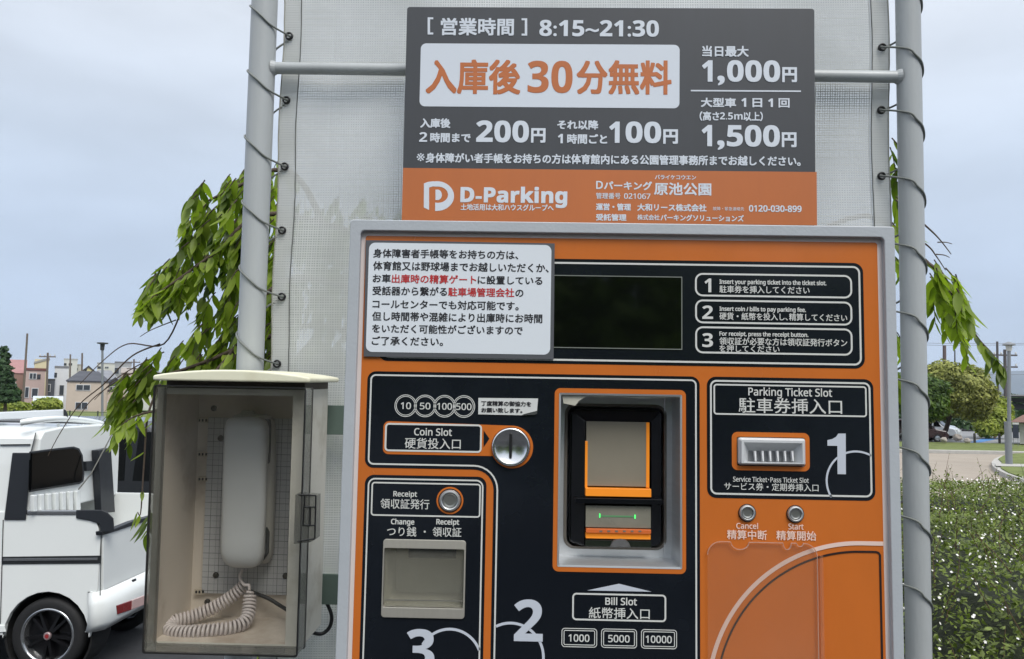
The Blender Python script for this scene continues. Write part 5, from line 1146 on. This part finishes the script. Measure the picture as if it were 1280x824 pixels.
# ================================================================== CARS
def car(name, loc, rz, body, label, group=None, L_=4.4, Wd=1.7, H=1.75, van=True, sc_=1.):
    t = thing(name, loc, label, 'car', group); t.rotation_euler = (0, 0, rz)
    o = Vector(loc); m_ = mat('car_paint_'+str(body), body, .25, coat=.5)
    hl_ = L_/2; P = [(-hl_, .35), (-hl_, .8), (-hl_+.12, 1.0), (-hl_+.25, H*.95), (-hl_+.6, H), (hl_-1.9, H), (hl_-.95, 1.02), (hl_-.15, .88), (hl_, .6), (hl_, .3)]
    if not van: P = [(-hl_, .35), (-hl_, .85), (-hl_+.6, 1.0), (-hl_+1.1, H), (hl_-2.2, H), (hl_-1.3, .98), (hl_-.15, .85), (hl_, .6), (hl_, .3)]
    w = Wd/2
    def mk(nm, poly, y0, y1, mm2, par, bev=0.): 
        bq = MB(); bq.prism([o+Vector((x, y0, z)) for x, z in poly], [o+Vector((x, y1, z)) for x, z in poly]); return bq.build(nm, mm2, par, bevel=bev)
    bd = mk('body', P, -w, w, m_, t, .07)
    xa, xb_ = -hl_+.45, hl_-1.25
    for s in (-1, 1):
        for (x0_, x1_) in ((xa, xa+.95), (xa+1.05, xa+1.9), (xa+2.0, xb_+.1)):
            if x1_ > x0_+.1: mk('side_window', [(x0_, 1.02), (x1_, 1.02), (x1_-(.35 if x1_ > xb_ else 0), H-.12), (x0_+.05, H-.12)], s*(w+.005), s*(w-.03), glassd, t)
        for x in (-hl_+.85, hl_-.85):
            bq = MB(); bq.lathe(o+Vector((x, s*(w-.1), .31)), (0, s, 0), [(.18, .115), (.3, .12), (.31, .0), (.3, -.1)], 20, caps=True); wq = bq.build('wheel', rub, t)
            bq = MB(); bq.lathe(o+Vector((x, s*(w-.1), .31)), (0, s, 0), [(.19, .122), (.001, .13)], 14, caps=False); bq.build('rim', alloy, wq)
        bq = MB(); bq.box(tuple(o+Vector((hl_-.2, s*w*.7-.18, .62))), tuple(o+Vector((hl_+.01, s*w*.7+.18, .8)))); bq.build('headlight', mat('headlamp', (215, 218, 220), .15), t)
        bq = MB(); bq.box(tuple(o+Vector((-hl_-.01, s*w*.8-.08, .8))), tuple(o+Vector((-hl_+.1, s*w*.8+.08, 1.15)))); bq.build('tail_light', mat('lamp_red', (120, 22, 24), .2), t)
    xs0 = hl_-1.9 if van else hl_-2.2; xe0 = hl_-.95 if van else hl_-1.3; z1 = 1.02
    bq = MB(); bq.add([o+Vector((xs0+.12, -w+.12, H-.08)), o+Vector((xs0+.12, w-.12, H-.08)), o+Vector((xe0-.03, w-.1, z1+.05)), o+Vector((xe0-.03, -w+.1, z1+.05))], [(0, 1, 2, 3)]); g_ = bq.build('windscreen', glassd, t)
    g_.location = g_.location+Vector((.03, 0, .03))
    t.scale = (sc_, sc_, sc_)
    return t
p = ground(1158, 553); car('parked_car', (p.x-.1, p.y+.8, .02), R(-8), (52, 28, 34), 'dark maroon minivan parked behind the verge', 'cars in the far car park', 4.2, sc_=.68)
p = ground(1196, 551.5); car('parked_car', (p.x-.1, p.y+2.6, .02), R(-40), (214, 217, 220), 'white car beside the maroon minivan', 'cars in the far car park', 4.2, sc_=.7)
p = ground(1205, 550); car('parked_car', (p.x+.2, p.y+4.6, .02), R(-40), (170, 176, 182), 'silver car behind the white car', 'cars in the far car park', 4.2, H=1.5, sc_=.75)
p = ground(1166, 548); car('parked_car', (p.x-.2, p.y+6, .02), R(0), (220, 222, 224), 'white car mostly behind the maroon minivan', 'cars in the far car park', 4.2, H=1.85, sc_=.8)
car('parked_car', (-4.9, 10.4, 0), R(0), (26, 28, 32), 'black car parked beyond the white deck van', 'cars in the near lot', 4.4, 1.7, 1.72)
b = None
# ================================================================== HOUSES (left background)
winm = mat('house_glass', (62, 66, 72), .15); framem = mat('window_frame_white', (196, 198, 198), .5); roofd = mat('dark_tile', (72, 74, 80), .7, var=.1, scale=1)
class Turned:
    """box helper whose front faces the viewpoint: u across, d away, z up"""
    def __init__(s, px, py, D):
        r = ray(px, py); a = math.atan2(r.x, r.y); s.a = a; s.D = D/math.cos(a)
        s.F = Frame(Vector((math.cos(a), -math.sin(a), 0)), Vector((0, 0, -1)), Vector((math.sin(a), math.cos(a), 0)))
    def uz(s, px, py, dd=0.): p = s.F.at(px, py, s.D+dd)-CAM; return p.dot(s.F.U), p.z+CAM.z
    def w(s, u, d, z): return CAM+s.F.U*u+s.F.N*(s.D+d)+Vector((0, 0, z-CAM.z))
    def box(s, b, u0, u1, d0, d1, z0, z1):
        v = [s.w(u, d, z) for z in (z0, z1) for d in (d0, d1) for u in (u0, u1)]
        return b.add(v, [(0, 2, 3, 1), (4, 5, 7, 6), (0, 1, 5, 4), (2, 6, 7, 3), (0, 4, 6, 2), (1, 3, 7, 5)])
def house(x0, x1, yt, yb, D, wallc, label, roof='flat', roofc=(72, 74, 80), rise=8, depth=7, wins=(), over=1.2, lift=0., sheds=()):
    K = Turned((x0+x1)/2, yb, D); uc_, zc_ = K.uz((x0+x1)/2, yb); base = K.w(uc_, 0, zc_); t = thing('house', base, label, 'house', 'houses beyond the field')
    ua, za = K.uz(x0, yb); ub, zb2 = K.uz(x1, yb); _, zt = K.uz((x0+x1)/2, yt); zb_ = min(za, zb2)-1.5
    wm = mat('wall_'+'_'.join(map(str, wallc)), wallc, .8, var=.05, scale=.5)
    b = MB(); K.box(b, ua, ub, 0, depth, zb_, zt); b.build('wall', wm, t)
    o = over*D/1000; rz = rise*D/1000; rm = mat('roof_'+'_'.join(map(str, roofc)), roofc, .7, var=.08, scale=1)
    b = MB(); xa, xb_ = ua-o, ub+o; ya, yb2 = -o, depth+o; e = .12; w_ = lambda q: [K.w(x, y, z) for x, y, z in q]
    if roof == 'flat': K.box(b, xa, xb_, ya, yb2, zt, zt+.25)
    elif roof == 'hip':
        q = min((xb_-xa)*.28, 3); b.add(w_([(xa, ya, zt), (xb_, ya, zt), (xb_, yb2, zt), (xa, yb2, zt), (xa+q, (ya+yb2)/2, zt+rz), (xb_-q, (ya+yb2)/2, zt+rz)]), [(0, 1, 5, 4), (1, 2, 5), (2, 3, 4, 5), (3, 0, 4)]); K.box(b, xa, xb_, ya, yb2, zt-e, zt-.005)
    elif roof == 'gable':
        xm = (xa+xb_)/2; g1 = [(xa, zt-.1), (xm, zt+rz), (xb_, zt-.1), (xb_, zt+.12), (xm, zt+rz+.25), (xa, zt+.12)]
        b.prism(w_([(x, ya, z) for x, z in g1]), w_([(x, yb2, z) for x, z in g1]))
        g_ = MB(); g2 = [(ua, zt), (xm, zt+rz-.02), (ub, zt)]; g_.prism(w_([(x, 0, z) for x, z in g2]), w_([(x, depth, z) for x, z in g2])); g_.build('gable_wall', wm, t)
    elif roof == 'side':
        b.prism(w_([(xa, ya, zt-.05), (xa, (ya+yb2)/2, zt+rz), (xa, yb2, zt-.05)]), w_([(xb_, ya, zt-.05), (xb_, (ya+yb2)/2, zt+rz), (xb_, yb2, zt-.05)]))
    elif roof == 'shed':
        b.prism(w_([(xa, ya, zt-rz), (xb_, ya, zt), (xb_, ya, zt+.25), (xa, ya, zt-rz+.25)]), w_([(xa, yb2, zt-rz), (xb_, yb2, zt), (xb_, yb2, zt+.25), (xa, yb2, zt-rz+.25)]))
    b.build('roof', rm, t)
    for (wx0, wy0, wx1, wy1) in wins:
        p0_, p1_ = K.uz(wx0, wy0, -.06); q0_, q1_ = K.uz(wx1, wy1, -.06); b = MB(); K.box(b, p0_, q0_, -.06, .05, q1_, p1_); w = b.build('window', framem if (wx1-wx0) > 4 else vblk, t)
        fw = .07; n = 2 if (q0_-p0_) > (p1_-q1_)*.9 else 1; st = (q0_-p0_-fw)/n
        for k in range(n): b = MB(); K.box(b, p0_+fw+k*st, p0_+k*st+st, -.08, -.055, q1_+fw, p1_-fw); b.build('pane', winm, w)
    return t
house(81.5, 134, 476, 518, 90, (190, 176, 160), 'beige two storey house with dark hipped roof left of the grey lamp', 'hip', (66, 68, 76), 13, 8, [(95, 480.5, 113, 488.4), (94, 502.5, 109.5, 512)], 1.5)
house(133, 151.5, 490, 518, 91, (186, 168, 152), 'low beige annex right of the beige house', 'flat', (70, 60, 58), 3, 6, [(134, 502, 146, 509), (141, 490.8, 144, 493.4)], .4)
house(134, 152, 480, 492, 97, (72, 76, 86), 'dark roofed house behind the beige annex', 'gable', (58, 60, 68), 6, 6, [(137, 483, 145, 489)], 1)
house(65, 82, 460, 518, 100, (206, 208, 210), 'tall white house left of the beige house', 'flat', (120, 122, 126), 3, 8, [(74, 481, 80, 494.6), (68, 466, 71, 472)], .5)
house(28, 53.5, 463, 518, 88, (178, 156, 148), 'pink house behind the slanting wooden pole', 'flat', (110, 66, 62), 3, 8, [(36.6, 466, 45.6, 474.4), (46.6, 468, 50.5, 474), (31, 483.5, 36, 497.5), (39.5, 485, 47.5, 497.5)], 1)
house(7, 29, 466, 518, 92, (140, 112, 100), 'brown house with pale red roof beside the conifer', 'side', (152, 112, 110), 18, 9, [(11, 478, 20, 483)], 1)
house(39, 57, 449, 518, 97, (206, 196, 160), 'cream house with slanting roof behind the pink house', 'shed', (150, 148, 142), 6, 8, [], .8)
house(55, 66, 476, 518, 99, (78, 82, 90), 'narrow dark house between the pink and the white house', 'flat', (60, 62, 66), 3, 6, [(57, 480, 63, 490)], .2)
house(111, 146, 474, 500, 108, (178, 172, 158), 'pale house with long grey roof behind the lamp', 'hip', (122, 124, 130), 12, 8, [], 1.5)
house(99.5, 117, 466, 500, 120, (206, 194, 146), 'yellow gabled house far behind the beige house', 'gable', (66, 62, 62), 7, 8, [(106, 461, 108.5, 464)], 1.2)
house(141, 162, 454, 500, 132, (150, 152, 154), 'grey flat block behind the roofs right of the lamp', 'flat', (110, 112, 116), 3, 8, [(143, 459, 149, 468), (152, 459, 158, 468)], .4)
house(156.5, 174, 478, 518, 93, (200, 200, 194), 'white gabled house beside the hanging leaves', 'gable', (62, 62, 66), 8, 8, [(162, 484, 165.5, 489)], 1.2)
house(77, 94, 450, 500, 145, (198, 196, 192), 'white flat roofed block far behind the beige house', 'flat', (170, 168, 164), 3, 8, [(80, 454, 83, 457), (86, 454, 90, 457)], .3)
house(92, 101, 457, 500, 150, (190, 186, 178), 'small pale block left of the yellow gabled house', 'flat', (160, 156, 150), 3, 8, [(94, 460, 97, 463)], .3)
house(119, 141, 455, 500, 160, (196, 194, 186), 'distant pale block directly behind the lamp', 'flat', (150, 150, 150), 3, 8, [(122, 458, 126, 461), (131, 458, 136, 461)], .3)
house(150, 176, 466, 500, 125, (176, 160, 148), 'brownish house behind the white gabled house', 'side', (146, 138, 132), 7, 8, [(158, 470, 163, 474)], 1)
house(168, 230, 472, 518, 118, (196, 196, 190), 'pale wide house behind the hanging leaves', 'side', (120, 118, 120), 8, 8, [(176, 480, 184, 488)], 1)
house(-40, 10, 470, 518, 98, (182, 174, 162), 'pale house behind the conifer at the left edge', 'side', (110, 100, 96), 9, 8, [(-20, 480, -8, 488)], 1)
house(-90, -42, 468, 518, 98, (176, 172, 160), 'pale house left of the photo edge', 'hip', (92, 92, 98), 9, 8, [(-70, 480, -58, 488)], 1)
K = Turned(60, 500, 80); b = MB(); ga_, gz0 = K.uz(41, 503); gb_, gz1 = K.uz(79, 495.5); ar_ = [(math.cos(math.pi*k/8), math.sin(math.pi*k/8)) for k in range(9)]
b.prism([K.w(ga_, 1.2*c, gz0-1+(gz1-gz0+1)*q) for c, q in ar_], [K.w(gb_, 1.2*c, gz0-1+(gz1-gz0+1)*q) for c, q in ar_]); tag(b.build('greenhouse', mat('white_sheeting', (188, 196, 202), .5, var=.08, scale=1)), 'low white sheeted greenhouse in front of the white house', 'greenhouse')
# fence on the field edge
fe = thing('chain_fence', (-20, 31, 0), 'thin dark wire fence crossing the green field', 'fence'); fm = mat('fence_dark', (52, 60, 54), .6)
for k in range(18):
    x = -21+k*1.1; b = MB(); b.tube([(x, 31, 0), (x, 31, 1.25)], .025, 6); b.build('post', fm, fe)
for z in (.3, .75, 1.2):
    b = MB(); b.tube([(-21, 31, z), (-2.3, 31, z)], .008, 4); b.build('wire', fm, fe)
sf = thing('slat_fence', WF.at(8, 505, 70), 'grey slatted fence under the conifer at the left edge', 'fence')
for k in range(14):
    a = WF.at(-12+k*2.0, 491.5+k*.1, 70); c = WF.at(-12+k*2.0, 508, 70); b = MB(); b.box((a.x-.05, 70, c.z), (a.x+.05, 70.04, a.z)); b.build('slat', mat('slat_grey', (120, 120, 118), .7), sf)
for y in (494, 503):
    a = WF.at(-13, y, 70.05); c = WF.at(16, y, 70.05); b = MB(); b.box((a.x, 70.05, a.z-.04), (c.x, 70.09, a.z+.04)); b.build('rail', mat('slat_grey', (120, 120, 118), .7), sf)
# poles
pm = mat('utility_pole', (104, 94, 86), .8, var=.08, scale=3); pmg = mat('lamp_post_grey', (118, 122, 126), .45)
def upole(name, p, q, D, r, label, m_=pm, arms=0, cat='pole', group='utility poles among the houses'):
    a, c = WF.at(*p, D), WF.at(*q, D); t = thing(name, c, label, cat, group); b = MB(); b.tube([a, c+(c-a).normalized()*1.5], [r*.8, r], 8); b.build('shaft', m_, t)
    for k in range(arms):
        z = a.z-.5-k*.9; b = MB(); b.box((a.x-.9, a.y-.08, z), (a.x+.9, a.y+.02, z+.12)); ca = b.build('crossarm', m_, t)
        for dx in (-.8, -.3, .3, .8):
            b = MB(); b.lathe((a.x+dx, a.y-.03, z+.12), (0, 0, 1), [(.06, 0), (.08, .1), (.05, .2)], 8); b.build('insulator', framem, ca)
    return t
upole('wooden_pole', (34.2, 417), (28.5, 505), 62, .09, 'tall slanting wooden pole in front of the pink house')
upole('utility_pole', (59.8, 441), (58, 500), 86, .13, 'concrete pole with crossarms left of the white house', arms=1)
upole('utility_pole', (88, 443), (87, 500), 110, .13, 'slim pole right of the white house')
upole('utility_pole', (102.8, 441.5), (101.6, 500), 100, .13, 'slim bare pole rising behind the beige house')
upole('utility_pole', (167.5, 449), (167, 500), 110, .14, 'pole with crossarm beside the hanging leaves', arms=2)
def lamp(px, ytop, ybase, D, label, flat=True, r=.05):
    a, c = WF.at(px, ytop, D), WF.at(px-(.5 if px < 640 else -.5), ybase, D); a = Vector((c.x+(a.x-c.x)*1, a.y, a.z)); t = thing('street_lamp', (c.x, c.y, 0), label, 'street lamp')
    b = MB(); b.tube([(c.x, c.y, 0), (a.x, a.y, a.z-.15)], [r*1.1, r], 10); b.build('post', pmg, t)
    if flat:
        b = MB(); b.lathe((a.x, a.y, a.z), (0, 0, -1), [(.02, -.02), (.24, 0), (.24, .05), (.1, .07), (.085, .34), (.06, .36)], 20); b.build('lamp_head', mat('lamp_head_dark', (58, 60, 62), .5), t)
    else:
        b = MB(); b.lathe((a.x, a.y, a.z), (0, 0, -1), [(.03, -.03), (.15, .02), (.2, .07), (.19, .09), (.06, .1)], 20); b.build('lamp_hood', pmg, t)
        b = MB(); b.lathe((a.x, a.y, a.z), (0, 0, -1), [(.10, .1), (.09, .2), (.07, .27), (.03, .28)], 16); b.build('lamp_glass', mat('lamp_glass', (200, 202, 200), .3), t)
        b = MB(); b.tube([(c.x, c.y, 0), (c.x, c.y, 1.55)], .105, 12); b.build('lower_sleeve', pmg, t)
    return t
lamp(128.3, 428.5, 544, 37, 'grey lamp post with flat disc head behind the white deck van')
lamp(1261, 428.5, 583, 26.5, 'grey lamp post with small hood on the grass island', False, .055)
# right side furniture
upole('utility_pole', (1246.5, 427), (1247.5, 500), 60, .1, 'slim dark pole left of the hooded lamp', mat('dark_pole', (78, 74, 74), .7), group='dark poles near the hooded lamp')
upole('utility_pole', (1256, 437), (1257, 500), 62, .14, 'dark pole with crossarms directly behind the hooded lamp', mat('dark_pole', (78, 74, 74), .7), arms=2, group='dark poles near the hooded lamp')
upole('utility_pole', (1180.5, 432), (1181, 500), 70, .18, 'thick brown pole rising behind the domed tree', mat('brown_pole', (96, 82, 80), .7), group='dark poles near the hooded lamp')
upole('utility_pole', (1193.5, 438), (1194, 500), 80, .08, 'thin pole rising behind the domed tree', mat('dark_pole', (78, 74, 74), .7), group='dark poles near the hooded lamp')
wl = MB()
for y0, y1 in ((428.5, 428.2), (431, 430), (468, 467)):
    wl.tube([WF.at(1100, y0-1, 62), WF.at(1180, y0, 62)+Vector((0, 0, -.05)), WF.at(1330, y1+1, 62)], .016, 4, cap=False)
tag(wl.build('overhead_wire', mat('wire_dark', (120, 124, 130), .6)), 'thin overhead wires crossing the sky behind the hooded lamp', 'wires', kind='stuff')
gyst = thing('grandstand', WF.at(1300, 528, 85), 'grey concrete grandstand building at the right edge', 'building')
def wbox(name, m, x0, y0, x1, y1, D, dep, par, bev=0.):
    K = Turned(1290, 520, D); u0_, z0_ = K.uz(x0, y0); u1_, z1_ = K.uz(x1, y1); b = MB(); K.box(b, u0_, u1_, 0, dep, z1_, z0_); return b.build(name, m, par, bevel=bev)
cg = mat('grandstand_grey', (122, 122, 122), .8, var=.06, scale=.4)
wbox('wall', cg, 1262, 505, 1420, 545, 85, 12, gyst); wbox('roof_slab', mat('slab_light', (152, 152, 150), .8), 1250, 493, 1420, 497, 82, 16, gyst); wbox('fascia', mat('fascia_dark', (92, 90, 88), .8), 1254, 497.3, 1420, 505, 83.5, 14, gyst)
for k in range(5): wbox('window', mat('stand_glass', (66, 72, 78), .2), 1264+k*13, 511.5, 1274+k*13, 519.5, 84.9, .2, gyst)
for k in range(4): wbox('column', mat('slab_light', (152, 152, 150), .8), 1262+k*26, 497.3, 1265+k*26, 530, 83, .8, gyst)
hut = thing('park_hut', WF.at(1300, 556, 40), 'low pale hut with brown roof at the right edge', 'hut')
wbox('wall', mat('hut_wall', (168, 166, 160), .8, var=.05), 1274, 529, 1400, 560, 40, 5, hut)
K = Turned(1290, 520, 40); ra, rza = K.uz(1263, 527.5); rb, rzb = K.uz(1278, 519.5); rc, _ = K.uz(1415, 527); b = MB()
b.prism([K.w(ra, -.4, rza), K.w(rb, 1.5, rzb), K.w(rc-1, 1.5, rzb), K.w(rc, -.4, rza)], [K.w(ra, 5.4, rza), K.w(rb, 3.5, rzb), K.w(rc-1, 3.5, rzb), K.w(rc, 5.4, rza)]); b.build('roof', mat('hut_roof', (112, 84, 74), .8, var=.1), hut)
nb = thing('notice_board', WF.at(1270, 558, 36), 'dark notice board on legs beside the hooded lamp', 'notice board')
wbox('board', mat('board_navy', (46, 52, 66), .4), 1265.5, 531, 1273.6, 548, 36, .12, nb, .01); wbox('header', mat('board_header', (196, 196, 194), .5), 1265.5, 528.4, 1273.6, 530.8, 36, .12, nb)
for x in (1266.2, 1272): wbox('leg', pmg, x, 548, x+1, 558, 36.02, .06, nb)
for x, lab in ((1218.5, 'short dark bollard behind the verge left of the blue painted bay'), (1249.6, 'short dark bollard behind the verge left of the hooded lamp')):
    p = ground(x, 556.5); b = MB(); b.lathe((p.x, p.y, .1), (0, 0, 1), [(.06, 0), (.06, .45), (.045, .5), (.001, .51)], 12); tag(b.build('bollard', mat('bollard_dark', (60, 58, 56), .5)), lab, 'bollard', 'bollards along the verge')
rk = mat('pale_rock', (160, 152, 144), .9, var=.15, scale=5, bump=.6, bscale=10)
for k, (x, y, s, lab) in enumerate(((1180, 557.5, .17, 'pale rock on the verge below the domed tree'), (1209, 558.5, .16, 'pale rock on the verge right of the white car'), (1197, 554, .24, 'larger pale rock at the front of the white car'))):
    p = ground(x, y); b = MB(); n1, n2 = 7, 10; rqk = random.Random(k)
    for i in range(n1+1):
        for j in range(n2):
            th_, ph = math.pi*i/n1, 2*math.pi*j/n2; d = Vector((math.sin(th_)*math.cos(ph), math.sin(th_)*math.sin(ph), math.cos(th_))); b.v.append(Vector((p.x, p.y, .3))+Vector((d.x*s, d.y*s, d.z*s*.8))*(1+.3*noise.noise(d*1.6+Vector((k*3, 0, 0)))))
    for i in range(n1):
        for j in range(n2): b.f.append((i*n2+j, i*n2+(j+1) % n2, (i+1)*n2+(j+1) % n2, (i+1)*n2+j)); b.sm.append(False)
    tag(b.build('rock', rk, origin=(p.x, p.y, .13)), lab, 'rock', 'rocks on the verge')
# ================================================================== HAZE
b = MB(); b.box((-9500, -350, -3.2), (9500, 9300, 215)); hz = b.build('haze', MATS['asphalt']); tag(hz, kind='stuff')
hm = bpy.data.materials.new('haze'); hm.use_nodes = True; t = hm.node_tree; t.nodes.clear(); o = t.nodes.new('ShaderNodeOutputMaterial'); pv = t.nodes.new('ShaderNodeVolumePrincipled')
pv.inputs['Color'].default_value = (.80, .88, 1, 1); pv.inputs['Density'].default_value = .00013; pv.inputs['Anisotropy'].default_value = .1
t.links.new(pv.outputs[0], o.inputs['Volume']); hz.data.materials.clear(); hz.data.materials.append(hm)
# ------------------------------------------------------------------ tidy
for o in list(SC.objects):
    if 'o' in o.keys(): del o['o']
SC.cycles.max_bounces = 8; SC.cycles.transparent_max_bounces = 16; SC.cycles.volume_bounces = 1
